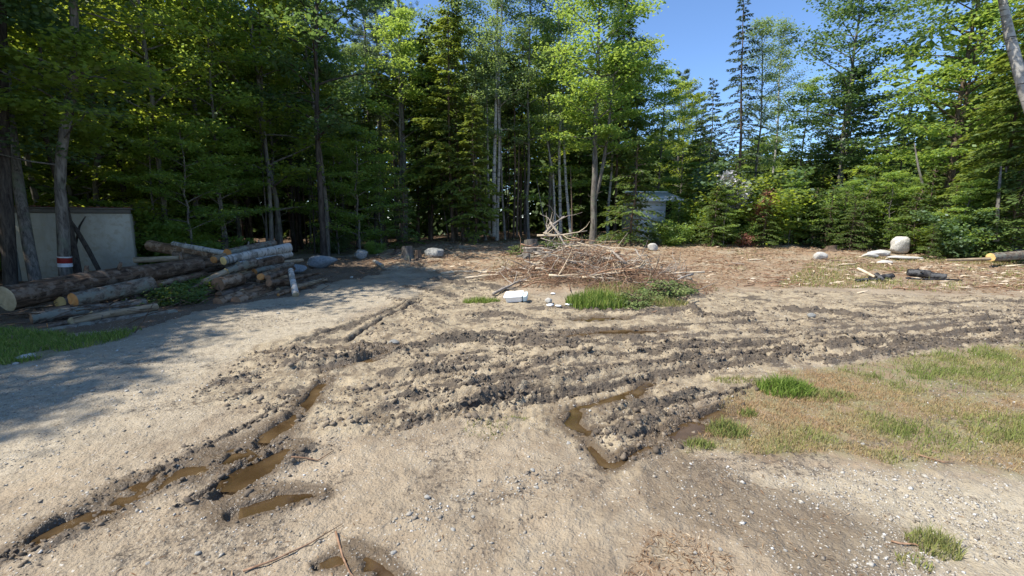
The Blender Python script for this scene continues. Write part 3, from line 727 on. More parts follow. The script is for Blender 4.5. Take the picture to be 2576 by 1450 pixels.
tag(obj('straw_bits', make_mesh('straw_bits', V, [Qq], M['litter'], True, {'tint': np.repeat(rng.random(n), 4)})), 'bits of straw and dead leaf lying on the near mud', kind='stuff')
far_g = gline([(1950, 725), (2050, 650), (2300, 650), (2576, 650), (2800, 660), (2800, 735), (2400, 730)])
p = np.concatenate([scatter_poly(far_g, 9000, 0.7, 0.02, 5.0), scatter_poly(Z_STRAW, 5000, 0.5, 0.12, 9.0)])
pc_ = np.concatenate([scatter_poly(far_g, 700), scatter_poly(Z_STRAW, 700, .8, .0, 2.0)]); n = len(pc_); a = rng.normal(0, .8, n)
V, Qq = leaf_quads(np.c_[pc_, gfast(pc_[:, 0], pc_[:, 1]) + rng.uniform(.01, .05, n)], np.stack([np.cos(a), np.sin(a), rng.uniform(-.1, .3, n)], -1), np.c_[rng.normal(0, .4, (n, 2)), np.ones(n)], rng.uniform(.08, .32, n), rng.uniform(.02, .07, n))
tag(obj('wood_chips', make_mesh('wood_chips', V, [Qq], M['stick_pale'], False)), 'pale wood chips and bark splinters on the far ground', kind='stuff')
p = p[p[:, 1] < 24]; blades(p, rng.uniform(.03, .14, len(p)), rng.uniform(.008, .018, len(p)), rng.uniform(0, .8, len(p)), 0.8, 'sparse_grass', M['grass_dry'], 'sparse yellow-green grass on the far brown ground')
def patch_blades(pxy, rx, ry, n, h, w, tint, mat, name, label, cat, lean=0.7, kind=None, group=None):
    c = gp(*pxy); r_ = np.sqrt(rng.random(n)) ; a = rng.uniform(0, 2 * math.pi, n)
    q = np.stack([c[0] + r_ * np.cos(a) * rx, c[1] + r_ * np.sin(a) * ry], -1)
    o = blades(q, rng.uniform(*h, n) * (1.15 - .6 * r_), rng.uniform(*w, n), np.clip(rng.uniform(*tint, n), 0, 1), lean, name, mat)
    tag(o, label, cat, kind=kind, group=group)
patch_blades((1975, 985), .27, .20, 750, (.10, .21), (.006, .011), (.25, .7), M['grass_green'], 'grass_tuft', 'bright green grass tuft on the mud bank at the edge of the dry grass', 'grass tuft', 1.0)
patch_blades((2075, 1000), .28, .13, 600, (.04, .10), (.004, .008), (.1, .5), M['grass_dry'], 'grass_tuft', 'low pale green grass tuft just right of the brightest green one', 'grass tuft')
patch_blades((1830, 1090), .17, .13, 520, (.06, .15), (.004, .008), (.0, .45), M['grass_dry'], 'grass_tuft', 'olive green grass tuft beside the watery rut at the left end of the grass', 'grass tuft')
patch_blades((1760, 1125), .12, .08, 260, (.04, .09), (.004, .007), (.0, .3), M['grass_dry'], 'grass_tuft', 'small dark grass tuft hanging over the wet rut bend', 'grass tuft')
patch_blades((1880, 1045), .08, .07, 160, (.04, .10), (.004, .007), (.0, .3), M['grass_dry'], 'grass_tuft', 'thin grass tuft between the olive tuft and the bright green tuft', 'grass tuft')
patch_blades((2350, 1375), .13, .10, 420, (.05, .15), (.003, .006), (.15, .5), M['grass_dry'], 'grass_tuft', 'thin yellow-green grass tuft alone in the wet gravel of the lower right', 'grass tuft')
patch_blades((1225, 1085), .20, .18, 170, (.02, .06), (.004, .007), (.1, .6), M['grass_dry'], 'weeds', 'sparse pale weeds on dry mud below the long tyre print', 'weeds')
patch_blades((1300, 1055), .12, .06, 110, (.02, .05), (.004, .007), (.1, .5), M['grass_dry'], 'weeds', 'thin line of weeds beside the light lug prints', 'weeds')
patch_blades((1500, 768), .62, .5, 1900, (.16, .42), (.010, .02), (.15, .95), M['grass_green'], 'tall_grass', 'tall bright green grass in front of the brush pile', 'grass', 0.5)
patch_blades((1640, 765), .75, .35, 1500, (.06, .24), (.007, .014), (.0, .7), M['grass_dry'], 'tall_grass', 'loose yellow-green weeds right of the tall bright grass', 'weeds', 0.8)
patch_blades((1560, 735), .8, .5, 900, (.08, .3), (.007, .014), (.0, .9), M['grass_dry'], 'tall_grass', 'thin weeds growing up through the front of the brush pile', 'weeds', 0.6)
patch_blades((1210, 760), .40, .22, 620, (.06, .18), (.008, .014), (.3, 1.), M['grass_green'], 'tall_grass', 'low yellow-green grass left of the white plastic tub', 'grass', 0.8)
patch_blades((1850, 960), .28, .10, 420, (.03, .07), (.004, .007), (.1, .6), M['grass_dry'], 'weeds', 'strip of short grass left between two ruts', 'weeds')
patch_blades((2300, 1420), .10, .06, 60, (.03, .08), (.004, .008), (.2, .5), M['grass_dry'], 'weeds', 'few pale blades at the bottom edge of the wet gravel', 'weeds')
# ------------------------------------------------------------------ rocks
def rock_mesh(seed, mat, sub=3, rough=0.16, squash=(1, 1, 1), cuts=7):
    import bmesh
    r_ = np.random.default_rng(seed)
    bm = bmesh.new(); bmesh.ops.create_icosphere(bm, subdivisions=sub, radius=1.0)
    V = np.array([v.co[:] for v in bm.verts])
    for _ in range(cuts * 2):        # flatten facets
        nrm = unit(r_.standard_normal(3)); d = r_.uniform(0.55, 0.85)
        k = V @ nrm > d
        V[k] -= np.outer(V[k] @ nrm - d, nrm) * 0.9
    n = fbm(V[:, 0] * 1.4 + seed, V[:, 1] * 1.4 + V[:, 2] * 1.1, 4, seed) + 0.4 * fbm(V[:, 2] * 5 + seed, V[:, 0] * 5 + V[:, 1] * 3, 3, seed + 4)
    V *= (1 + n * rough * 2)[:, None]
    V *= np.array(squash)
    for v, c in zip(bm.verts, V): v.co = c
    me = bpy.data.meshes.new('rock'); bm.to_mesh(me); bm.free()
    me.materials.append(mat); me.polygons.foreach_set('use_smooth', np.ones(len(me.polygons), bool)); me.update()
    return me
def block_mesh(seed, mat):
    me = rock_mesh(seed, mat, 4, .07, cuts=0); n = len(me.vertices); V = np.empty(n * 3, np.float32); me.vertices.foreach_get('co', V); V = V.reshape(-1, 3)
    rq = np.random.default_rng(5)
    for _ in range(16):
        nn = unit(rq.standard_normal(3)); dd = rq.uniform(.62, .85); kq = V @ nn > dd; V[kq] -= np.outer(V[kq] @ nn - dd, nn)
    V = V / (np.sum(np.abs(V) ** 4, axis=1, keepdims=True) ** .12) * (1 + .22 * fbm(V[:, 0] * 3, V[:, 2] * 3 + V[:, 1] * 2, 4, 9.0))[:, None] * 1.0
    V[:, 0] *= 1 - .10 * V[:, 2]; V[:, 2] += .12 * V[:, 0] * (V[:, 2] > 0); me.vertices.foreach_set('co', V.ravel()); me.update(); return me
def rock(name, px, py, wpx, hpx, mat, label, seed, depth=0.8, rotz=0.0, sink=0.12, group=None, cat='rock', zoff=0):
    """(px, py) is the middle of the base in the picture, wpx x hpx its size there"""
    p = gp(px, py); m_ = p[1] / F
    w, h = wpx * m_ / 2, hpx * m_ / 2
    o = obj(name, rock_mesh(seed, mat, 3 if wpx > 18 else 2))
    o.scale = (w * 1.08, w * depth, h * (1 + sink) * 1.08); o.rotation_euler = (rnd.uniform(-.1, .1), rnd.uniform(-.08, .08), rotz)
    o.location = (p[0], p[1] + w * depth * 0.5, gz(*p) + h * (1 - sink * 2) + zoff)
    tag(o, label, cat, group)
    return o
rock('boulder', 2268, 640, 47, 47, M['rock_pale'], 'upright grey boulder with a flat top, tallest rock at the right forest edge', 11, 0.8, sink=0.03, cat='boulder')
rock('flat_rock', 2225, 645, 66, 15, M['rock_pale'], 'flat pale rock slab leaning left of the upright boulder', 12, 0.7, 0.2)
rock('flat_rock', 2195, 650, 40, 13, M['rock_pale'], 'rounded pale slab at the left end of the rocks round the upright boulder', 13)
rock('flat_rock', 2285, 655, 80, 12, M['rock_pale'], 'long flat pink-grey slab lying in front of the upright boulder', 14, 0.5)
rock('flat_rock', 2232, 664, 44, 10, M['rock_pale'], 'small low slab in front of the group round the upright boulder', 15, 0.6)
rock('boulder', 2066, 652, 40, 22, M['rock_pale'], 'pale wedge-shaped boulder alone between the brush pile and the upright boulder', 16, 0.7, cat='boulder')
rock('boulder', 1645, 633, 30, 20, M['rock_pale'], 'small white boulder at the foot of the bushes below the shed', 17, cat='boulder')
rock('boulder', 1094, 649, 54, 30, M['rock_grey'], 'grey rounded boulder beside the pair of stumps', 18, 0.7, -0.2, cat='boulder')
rock('boulder', 905, 653, 44, 26, M['rock_grey'], 'flat-topped boulder in shade between the log pile and the stumps', 19, 0.8, 0.3, cat='boulder')
rock('boulder', 800, 676, 84, 32, M['rock_blue'], 'long blue-grey boulder at the right end of the log pile', 20, 0.55, 0.1, cat='boulder')
rock('boulder', 738, 690, 60, 24, M['rock_blue'], 'dark boulder half hidden among the small logs', 21, 0.6, cat='boulder')
rock('stone', 991, 868, 26, 11, M['rock_grey'], 'grey stone beside the narrow puddle in the ruts', 22)
rock('stone', 60, 905, 50, 15, M['rock_pale'], 'pale angular stone in the green grass at the lower left', 23, 0.6, 0.6)
rock('stone', 36, 918, 16, 8, M['rock_pale'], 'small pale stone just left of the angular stone in the grass', 24)
rock('stone', 2045, 800, 22, 13, M['rock_grey'], 'grey square stone in the dark clods below the flat rocks', 25)
rock('stone', 1382, 765, 22, 16, M['rock_pale'], 'pale stone at the edge of the twigs right of the white tub', 26)
rock('stone', 1240, 598, 30, 8, M['rock_pale'], 'small pale stones under the birch in the shade', 27)
stones = [(1749, 1400, 17, 10), (1812, 1386, 16, 11), (990, 1395, 20, 10), (1076, 1258, 22, 12), (548, 1198, 0, 0), (320, 985, 14, 6), (233, 984, 12, 6), (1975, 1390, 12, 8), (318, 1140, 12, 7), (2540, 1170, 14, 6), (2170, 1120, 14, 6), (1430, 1120, 18, 8), (1945, 1012, 0, 0), (500, 1400, 20, 11), (372, 1420, 16, 8), (330, 1268, 14, 6), (1545, 1098, 10, 7), (1340, 1190, 18, 9), (1350, 1230, 16, 8), (1190, 1305, 14, 7), (1140, 1340, 18, 8), (885, 700, 12, 6), (2300, 1190, 12, 5), (2408, 1230, 12, 5), (1700, 1300, 12, 6), (1205, 1215, 14, 7), (860, 1190, 12, 5), (700, 790, 12, 5), (1890, 1290, 14, 6), (150, 1180, 12, 5)]
proto_st = [rock_mesh(40 + k, M['rock_pale'], 1 + 1) for k in range(4)]
for k, (px, py, w, h) in enumerate([s for s in stones if s[2]]):
    p = gp(px, py); m_ = p[1] / F; o = obj('small_stone', proto_st[k % 4])
    o.scale = (w * m_ / 2, w * m_ / 2 * .8, h * m_ / 2 * 1.2); o.rotation_euler = (0, 0, rnd.uniform(0, 6)); o.location = (p[0], p[1], gz(*p) + h * m_ * .2)
    tag(o, 'pale loose stone ' + ('among the dry grass on the right' if (px > 1700 and py < 1200) else 'in the wet gravel at the lower right' if px > 1700 else 'on the dry mud of the left half' if px < 800 else 'near the fine gravel at bottom centre'), 'stone', 'loose pale stones on the mud')

_b = bpy.data.objects['boulder']; _b.data = block_mesh(11, M['rock_pale']); _b.scale = [q * .9 for q in _b.scale]
# ------------------------------------------------------------------ logs
def stick_path(p, q, sag=0.06, n=6, r_=rng, wob=0.03):
    t = np.linspace(0, 1, n)[:, None]; L = np.linalg.norm(q - p)
    w = np.cumsum(r_.standard_normal((n, 3)) * wob * L, axis=0) * np.sin(t * math.pi) ** .5
    return p * (1 - t) + q * t + w + np.array([0, 0, sag * L]) * np.sin(t * math.pi)
def log(pa, pb, ra, rb, bark, cut, label, name='log', ends=(1, 1), group='logs in the timber pile', sides=18, knots=2, seed=None, bend=0.02, cat='log', cast=False):
    """pa, pb world end points; ra, rb radii"""
    r_ = np.random.default_rng(seed if seed is not None else rnd.randint(0, 99999))
    pa, pb = np.array(pa, float), np.array(pb, float); L = np.linalg.norm(pb - pa)
    root = empty(name, pa)
    root.rotation_mode = 'QUATERNION'; root.rotation_quaternion = Vector(pb - pa).to_track_quat('X', 'Z')
    n = max(6, int(L / 0.22)); t = np.linspace(0, 1, n)
    P = np.stack([t * L, bend * L * np.sin(t * math.pi) * r_.uniform(-.5, .5) + 0 * t, bend * L * np.sin(t * math.pi * 1.7) * r_.uniform(-.4, .4)], -1)
    a = np.arange(sides) * 2 * math.pi / sides
    rad = (ra + (rb - ra) * t)[:, None] * (1 + 0.06 * np.sin(2 * a + r_.uniform(0, 6))[None] + r_.standard_normal((n, sides)) * 0.03 + 0.12 * (fbm(t[:, None] * L * 2.5 + 0 * a[None], a[None] * 1.1 + 0 * t[:, None], 3, r_.uniform(0, 90))))
    V = np.stack([np.broadcast_to(P[:, None, 0], rad.shape), P[:, None, 1] + np.cos(a)[None] * rad, P[:, None, 2] + np.sin(a)[None] * rad], -1)
    i = np.arange(n - 1)[:, None] * sides; j = np.arange(sides)[None]; j2 = (j + 1) % sides
    Qs = np.stack([i + j, i + j2, i + sides + j2, i + sides + j], -1).reshape(-1, 4)
    obj('bark', make_mesh('bark', V.reshape(-1, 3), [Qs], bark, True), root)
    for e, idx, sgn in ((ends[0], 0, -1), (ends[1], n - 1, 1)):
        if not e: continue
        ring = V[idx]; c = ring.mean(0)
        inner = c + (ring - c) * 0.93
        tilt = (ring[:, 1] - c[1]) * r_.uniform(-.2, .2)
        Vc = np.concatenate([ring, inner + np.stack([sgn * 0.006 + tilt, 0 * tilt, 0 * tilt], -1), [c + np.array([sgn * 0.008, 0, 0])]])
        k = np.arange(sides); k2 = (k + 1) % sides
        q = np.stack([k, k2, sides + k2, sides + k], -1); t3 = np.stack([sides + k, sides + k2, np.full(sides, 2 * sides)], -1)
        if sgn > 0: pass
        else: q = q[:, ::-1]; t3 = t3[:, ::-1]
        obj('cut_end', make_mesh('cut_end', Vc, [q, t3], cut, False), root)
    for _ in range(knots):
        tk = r_.uniform(.15, .9); ak = r_.uniform(0.2, 2.9); rr = ra + (rb - ra) * tk
        b0 = np.array([tk * L, math.cos(ak) * rr * .8, math.sin(ak) * rr * .8]); dd = np.array([r_.uniform(.1, .6), math.cos(ak), math.sin(ak)])
        Vt = tube(np.stack([b0, b0 + dd * rr * 0.5, b0 + dd * rr * r_.uniform(.7, 1.0)]), [rr * .22, rr * .17, rr * .13], 7, True, 0.08, r_)
        obj('branch_stub', make_mesh('branch_stub', Vt[0], [Vt[1], Vt[2]], bark), root)
    tag(root, label, cat, group)
    return root
def plog(a, b, ra_px, rb_px, bark, cut, label, **k):
    """a, b = (px, py, Y)"""
    return log(at(*a), at(*b), ra_px * a[2] / F, rb_px * b[2] / F, M[bark], M[cut], label, **k)
plog((14, 752, 7.3), (500, 662, 11.0), 34, 18, 'log_dark', 'cut_tan', 'longest and thickest log, dark bark, lying across the top left of the timber pile', knots=4, seed=1)
plog((184, 756, 7.6), (380, 714, 9.0), 18, 18, 'log_grey', 'cut_orange', 'grey scaly log with a bright orange sawn end, under the longest log', knots=1, seed=2, bend=0.0)
plog((152, 762, 7.9), (330, 722, 9.6), 15, 14, 'log_dark', 'cut_yellow', 'log pushed back left of the orange sawn end, mostly in shadow', knots=0, seed=3)
plog((78, 802, 7.0), (366, 762, 8.35), 15, 11, 'log_grey', 'cut_brown', 'dark lichen-spotted log in the middle of the lower left stack', seed=4)
plog((180, 810, 6.9), (392, 772, 8.05), 12, 10, 'log_tan', 'cut_tan', 'log with a torn pale tan right end in the lower left stack', seed=5)
plog((84, 842, 6.45), (330, 803, 7.45), 12, 12, 'log_grey', 'cut_tan', 'thin lichen-grey log lowest in the stack, touching the green grass', seed=6, knots=1)
plog((330, 801, 7.5), (446, 785, 8.0), 9, 8, 'log_grey', 'cut_brown', 'short lichen-grey log end to end with the lowest left log', seed=7, knots=0)
plog((213, 846, 6.5), (331, 822, 7.1), 3, 2, 'log_tan', 'cut_tan', 'thin stick lying in the grass under the lowest left log', knots=0, sides=8)
plog((20, 812, 7.6), (300, 775, 8.4), 20, 16, 'log_dark', 'cut_brown', 'dark log deep in the shadow under the longest log', knots=0, seed=8)
plog((90, 790, 8.0), (420, 735, 10.0), 14, 12, 'log_dark', 'cut_brown', 'dark log behind the grey scaly log, nearly hidden', knots=0, seed=81)
plog((379, 619, 13.2), (572, 650, 12.2), 14, 11, 'log_brown', 'cut_brown', 'brown log with torn left end, sloping down on top of the pile', seed=9)
plog((436, 614, 12.9), (572, 638, 12.0), 6, 6, 'log_birch', 'cut_tan', 'smooth white birch pole lying on the sloping brown log', knots=1, seed=10, bend=0.0)
plog((338, 655, 12.0), (450, 650, 12.4), 7, 6, 'log_tan', 'cut_tan', 'thin tan log peeping out behind the middle of the longest log', knots=0, seed=101)
plog((572, 640, 11.6), (688, 614, 13.4), 13, 10, 'log_grey', 'cut_orange', 'grey-brown log with orange end and split pale right tip, top of the pile', seed=11)
plog((538, 654, 11.2), (600, 634, 12.2), 9, 8, 'log_tan', 'cut_orange', 'small log with an orange end pointing left, beside the two birch logs', knots=0, seed=12)
plog((562, 657, 10.9), (727, 622, 13.2), 10, 11, 'log_birch', 'cut_yellow', 'upper long white birch log with a yellow left end', seed=13, knots=1)
plog((600, 668, 11.2), (730, 640, 13.3), 9, 8, 'log_birch', 'cut_tan', 'second white birch log directly under the upper long one', seed=131, knots=1)
plog((568, 685, 10.3), (640, 660, 11.2), 9, 11, 'log_grey', 'cut_yellow', 'short greenish-grey log with yellow end below the birch logs', knots=0, seed=14)
plog((512, 712, 9.8), (566, 686, 10.3), 9, 10, 'log_tan', 'cut_tan', 'short tan log dipping left below the yellow-ended grey log', knots=0, seed=15)
plog((548, 716, 9.7), (604, 702, 10.4), 17, 16, 'log_brown', 'cut_brown', 'thick short brown stub with a pitted end in the middle of the pile', knots=0, seed=16)
plog((612, 672, 11.0), (706, 654, 12.6), 13, 11, 'log_dark', 'cut_tan', 'grey log in the shaded core behind the thick stub', seed=17)
plog((600, 690, 10.8), (640, 682, 11.4), 6, 6, 'log_tan', 'cut_tan', 'small mossy log end above the thick stub', knots=0, seed=18)
plog((656, 697, 10.2), (690, 688, 11.4), 9, 8, 'log_brown', 'cut_orange', 'small brown log with a round orange end facing forward', knots=0, seed=19)
plog((674, 700, 10.2), (736, 676, 11.6), 8, 7, 'log_dark', 'cut_brown', 'dark branch with a pale broken tip slanting over the small logs', seed=20)
plog((676, 712, 9.9), (738, 711, 10.8), 9, 8, 'log_dark', 'cut_brown', 'black short log lying level next to the upright birch stub', knots=0, seed=21)
plog((731, 680, 10.6), (744, 742, 9.6), 6, 8, 'log_birch', 'cut_tan', 'birch stub leaning upright against the right side of the pile', knots=0, seed=22, bend=0.0)
plog((547, 762, 8.75), (678, 722, 10.4), 13, 11, 'log_brown', 'cut_brown', 'brown log with a sawn brown end, frontmost at the foot of the pile', seed=23)
plog((592, 760, 8.9), (684, 734, 10.3), 13, 9, 'log_brown', 'cut_brown', 'second brown log lying beside the frontmost one, just to its right', seed=24)
plog((552, 745, 9.5), (640, 722, 10.6), 12, 10, 'log_dark', 'cut_brown', 'dark red-brown log tucked behind the two frontmost logs', knots=0, seed=25)
plog((508, 742, 9.6), (560, 716, 10.0), 10, 8, 'log_dark', 'cut_brown', 'dark broken log leaning at the left of the two frontmost logs', knots=0, seed=26)
plog((745, 722, 10.4), (819, 704, 12.0), 6, 5, 'log_tan', 'cut_tan', 'tan pole at the right foot of the pile with a peeled red patch', knots=0, seed=27)
plog((700, 730, 10.2), (790, 706, 11.9), 6, 4, 'log_grey', 'cut_tan', 'grey pole behind the tan pole at the right foot of the pile', knots=0, seed=28)
plog((672, 744, 9.8), (738, 727, 10.6), 5, 5, 'log_brown', 'cut_tan', 'thin brown pole pointing at the leaning birch stub', knots=0, seed=29)
plog((622, 754, 9.2), (692, 734, 10.1), 2.5, 2, 'log_tan', 'cut_tan', 'thin pale forked stick in front of the two frontmost logs', knots=0, sides=7)
plog((640, 724, 10.2), (672, 716, 10.8), 9, 8, 'log_grey', 'cut_tan', 'short grey log above the right tips of the two frontmost logs', knots=0, seed=31)
plog((395, 702, 10.2), (520, 668, 12), 8, 6, 'log_dark', 'cut_brown', 'dark pole between the longest log and the small logs', knots=1, seed=32)
plog((380, 700, 9.7), (455, 690, 10.8), 8, 7, 'log_brown', 'cut_brown', 'brown pole just right of the grey scaly log', knots=0, seed=33)
plog((942, 658, 15.8), (962, 668, 14.6), 4.5, 4.5, 'log_birch', 'cut_tan', 'short white log alone in shade left of the stumps', knots=0, seed=34, group='single logs on the ground')
plog((2492, 648, 15.2), (2600, 640, 16.0), 10, 11, 'log_grey', 'cut_yellow', 'grey log with a bright yellow sawn end at the right edge', seed=35, group='single logs on the ground')
plog((2380, 655, 15.0), (2490, 652, 15.0), 3, 4, 'log_tan', 'cut_tan', 'thin peeled pole lying left of the yellow-ended log', knots=0, seed=36, group='single logs on the ground', sides=8)
xl = [((110, 786, 7.3), (250, 768, 7.9), 10, 'log_dark', 'short dark log wedged in the middle of the lower left stack'), ((230, 790, 7.3), (372, 776, 8.2), 8, 'log_grey', 'thin grey log between the lichen-spotted log and the torn tan one'), ((120, 822, 6.8), (300, 796, 7.5), 9, 'log_dark', 'dark log just behind the lowest grey log'), ((400, 716, 9.6), (515, 690, 11), 9, 'log_brown', 'brown log running right behind the dark boughs'), ((430, 700, 10.2), (560, 672, 11.8), 8, 'log_dark', 'second dark pole behind the dark boughs'), ((420, 676, 11.2), (545, 662, 12), 9, 'log_brown', 'brown log under the sloping brown log'), ((440, 640, 12.6), (560, 665, 11.8), 8, 'log_dark', 'dark pole directly below the sloping brown log'), ((600, 700, 10.8), (700, 678, 12.0), 8, 'log_brown', 'brown log in the tangle above the thick stub'), ((640, 684, 11.2), (735, 664, 12.6), 8, 'log_grey', 'grey log in the upper right of the tangle'), ((650, 708, 10.4), (720, 696, 11.2), 6, 'log_tan', 'tan piece behind the black level log'), ((610, 736, 9.7), (690, 706, 10.9), 9, 'log_dark', 'dark log behind the two frontmost logs, right'), ((700, 742, 9.7), (760, 722, 10.6), 4, 'log_brown', 'thin brown pole crossing under the leaning birch stub'), ((740, 700, 11.2), (800, 688, 12.2), 5, 'log_dark', 'dark pole end before the long blue-grey boulder'), ((470, 738, 9.2), (530, 700, 10.2), 6, 'log_dark', 'dark stick slanting up out of the dark boughs'), ((660, 668, 12), (760, 655, 13.4), 6, 'log_tan', 'tan pole at the back right of the pile')]
for k, (a_, b_, r_px, mt, lb) in enumerate(xl): plog(a_, b_, r_px, r_px * .8, mt, ['cut_brown', 'cut_tan', 'cut_orange'][k % 3], lb, knots=k % 3, seed=200 + k, bend=.03)
b = MB()
for k in range(300):
    t = rnd.random(); base_ = np.array([-7.6, 7.1]) * (1 - t) + np.array([-5.6, 11.6]) * t; x = base_[0] + rnd.gauss(-.4, .8); y = base_[1] + rnd.gauss(.3, .6); z = gz(x, y) + rnd.uniform(0, .22)
    L = rnd.uniform(.2, 1.0); an = rnd.gauss(1.0, .7); d = np.array([math.cos(an), math.sin(an), rnd.uniform(-.3, .4)]) * L / 2; P0 = np.array([x, y, z]); th = rnd.uniform(.004, .013)
    V, Qs = tube(stick_path(P0 - d, P0 + d, .02, 4, rng, .02), [th, th * .9, th * .7, th * .4], 4); b.add(V, Qs)
tag(obj('pile_sticks', b.mesh('pile_sticks', M['log_dark'])), 'broken sticks and bark strewn through the log pile', kind='stuff')
# burnt heap
plog((2284, 686, 12.9), (2340, 691, 12.6), 10, 10, 'log_char', 'log_char', 'thick charred black log on the burnt heap', seed=37, group='charred wood')
plog((2340, 694, 12.5), (2380, 698, 12.3), 9, 8, 'log_char', 'log_char', 'charred log piece broken off at the right of the thick black log', seed=38, group='charred wood', knots=0)
plog((2190, 700, 12.4), (2245, 694, 12.6), 6, 6, 'log_char', 'log_char', 'thin charred log left of the thick black log', seed=39, group='charred wood', knots=0)
plog((2155, 706, 11.9), (2215, 703, 12.1), 4, 4, 'log_char', 'log_char', 'lowest left charred stick of the burnt heap', seed=40, group='charred wood', knots=0)
plog((2205, 690, 12.4), (2222, 708, 12.0), 5, 5, 'log_char', 'log_char', 'charred stub standing in the middle of the burnt heap', seed=41, group='charred wood', knots=0)
plog((2158, 676, 12.8), (2200, 697, 12.3), 4, 3, 'stick_pale', 'cut_tan', 'pale unburnt board end sticking up left of the burnt heap', seed=42, group='charred wood', knots=0, sides=6)
plog((2280, 700, 12.1), (2420, 706, 12.0), 2.5, 2, 'log_char', 'log_char', 'long thin charred stick along the front of the burnt heap', seed=43, group='charred wood', knots=0, sides=7)

# ------------------------------------------------------------------ stumps
def stump(px, py, wpx, hpx, bark, cut, label, roots=5, seed=0):
    r_ = np.random.default_rng(seed); p = gp(px, py); m_ = p[1] / F; rr = wpx * m_ / 2; H = hpx * m_
    z0 = gz(*p); root = empty('tree_stump', (p[0], p[1], z0 - 0.03)); sides = 24
    zs = np.array([0, .12, .3, .6, .85, 1.0]) * (H + .03); fl = np.array([1.7, 1.35, 1.12, 1.0, .97, .95])
    a = np.arange(sides) * 2 * math.pi / sides
    rad = rr * fl[:, None] * (1 + (0.16 * np.cos(roots * a + 1))[None] * (fl[:, None] - 0.8) + r_.standard_normal((6, sides)) * .035)
    top = zs[:, None] + 0 * a; top[-1] += rr * .15 * np.cos(a + 1); 
    V = np.stack([np.cos(a)[None] * rad, np.sin(a)[None] * rad, top], -1)
    i = np.arange(5)[:, None] * sides; j = np.arange(sides)[None]; j2 = (j + 1) % sides
    Qs = np.stack([i + j, i + j2, i + sides + j2, i + sides + j], -1).reshape(-1, 4)
    obj('bark', make_mesh('bark', V.reshape(-1, 3), [Qs], M[bark]), root)
    ring = V[-1]; c = ring.mean(0); k = np.arange(sides); k2 = (k + 1) % sides
    obj('cut_face', make_mesh('cut_face', np.concatenate([ring * [1, 1, 1] + [0, 0, .002], [c + [0, 0, .006]]]), [np.stack([k, k2, np.full(sides, sides)], -1)], M[cut], False), root)
    for q in range(roots):
        an = (q + r_.uniform(-.2, .2)) / roots * 2 * math.pi; d = np.array([math.cos(an), math.sin(an), 0]); Ln = rr * r_.uniform(1.6, 3.0)
        P = np.array([d * rr * .75 + [0, 0, H * .32], d * rr * 1.3 + [0, 0, H * .14], d * (rr * 1.3 + Ln * .5) + [0, 0, .04], d * (rr + Ln) + [0, 0, -.05]])
        Vt = tube(P, [rr * .34, rr * .26, rr * .16, rr * .07], 8, False, .08, r_)
        obj('root', make_mesh('root', Vt[0], [Vt[1]], M[bark]), root)
    tag(root, label, 'stump')
stump(1335, 648, 33, 44, 'bark_grey', 'cut_tan', 'tall grey stump with spreading roots at the left end of the brush pile', 6, 1)
stump(1362, 650, 24, 26, 'bark_grey', 'cut_tan', 'lower grey stump right beside the tall one at the brush pile', 5, 2)
stump(1026, 652, 28, 31, 'bark_grey', 'cut_tan', 'thicker stump of the pair left of the grey boulder', 5, 3)
stump(1052, 653, 16, 22, 'bark_brown', 'cut_tan', 'thinner reddish stump between the thicker stump and the grey boulder', 4, 4)
stump(1001, 641, 20, 10, 'bark_brown', 'cut_tan', 'low flat stump just behind the thicker stump of the pair', 3, 5)
stump(2090, 634, 24, 14, 'bark_brown', 'cut_brown', 'low reddish stump at the forest edge behind the wedge-shaped boulder', 4, 6)
stump(1455, 614, 30, 12, 'bark_brown', 'cut_brown', 'low brown stump near the foot of the forked maple', 4, 7)

# ------------------------------------------------------------------ brush pile
def branch_mesh(seed, mat, forks=3):
    """a branch 1 m long along X with a few side twigs"""
    r_ = np.random.default_rng(seed); b = MB(); P = stick_path(np.zeros(3), np.array([1., 0, 0]), r_.uniform(-.04, .06), 7, r_, .010)
    V, Qs, T3 = tube(P, np.linspace(.016, .004, 7), 6, True, .08, r_); b.add(V, Qs, T3)
    for _ in range(forks):
        k = r_.integers(1, 6); d = unit(np.array([r_.uniform(.3, 1), r_.normal(), r_.normal() * .7])) * r_.uniform(.15, .45)
        P2 = stick_path(P[k], P[k] + d, .03, 4, r_, .03); V, Qs = tube(P2, np.linspace(.008, .002, 4), 4, False, 0, r_); b.add(V, Qs)
    return b.mesh('branch', mat)
BR = [branch_mesh(300 + k, M[['stick_grey', 'stick_brown', 'stick_brown', 'stick_pale', 'stick_grey'][k % 5]], 2 + k % 3) for k in range(10)]
def place_branch(p, q, thick=1.0, me=None, label=None, group=None, name='branch'):
    p = np.array(p, float); q = np.array(q, float); L = np.linalg.norm(q - p)
    o = obj(name, me or rnd.choice(BR)); o.location = p; o.rotation_mode = 'QUATERNION'
    qq = Vector(q - p).to_track_quat('X', 'Z') @ Quaternion((1, 0, 0), rnd.uniform(0, 6.28)); o.rotation_quaternion = qq
    s = thick; o.scale = (L, s * max(L, .6), s * max(L, .6)); tag(o, label, 'branch', group); return o
def pile_z(x, y, k=1.0):
    return base_h(x, y) + 0
def dist2plan(x, y, cx, cy, rx, ry, rot=0.0):
    dx, dy = x - cx, y - cy; c, s = math.cos(rot), math.sin(rot)
    return ((dx * c + dy * s) / rx) ** 2 + ((-dx * s + dy * c) / ry) ** 2
pc = gp(1490, 705)   # centre of the heap
print('pile centre', pc)
BB = [r for r in BR]
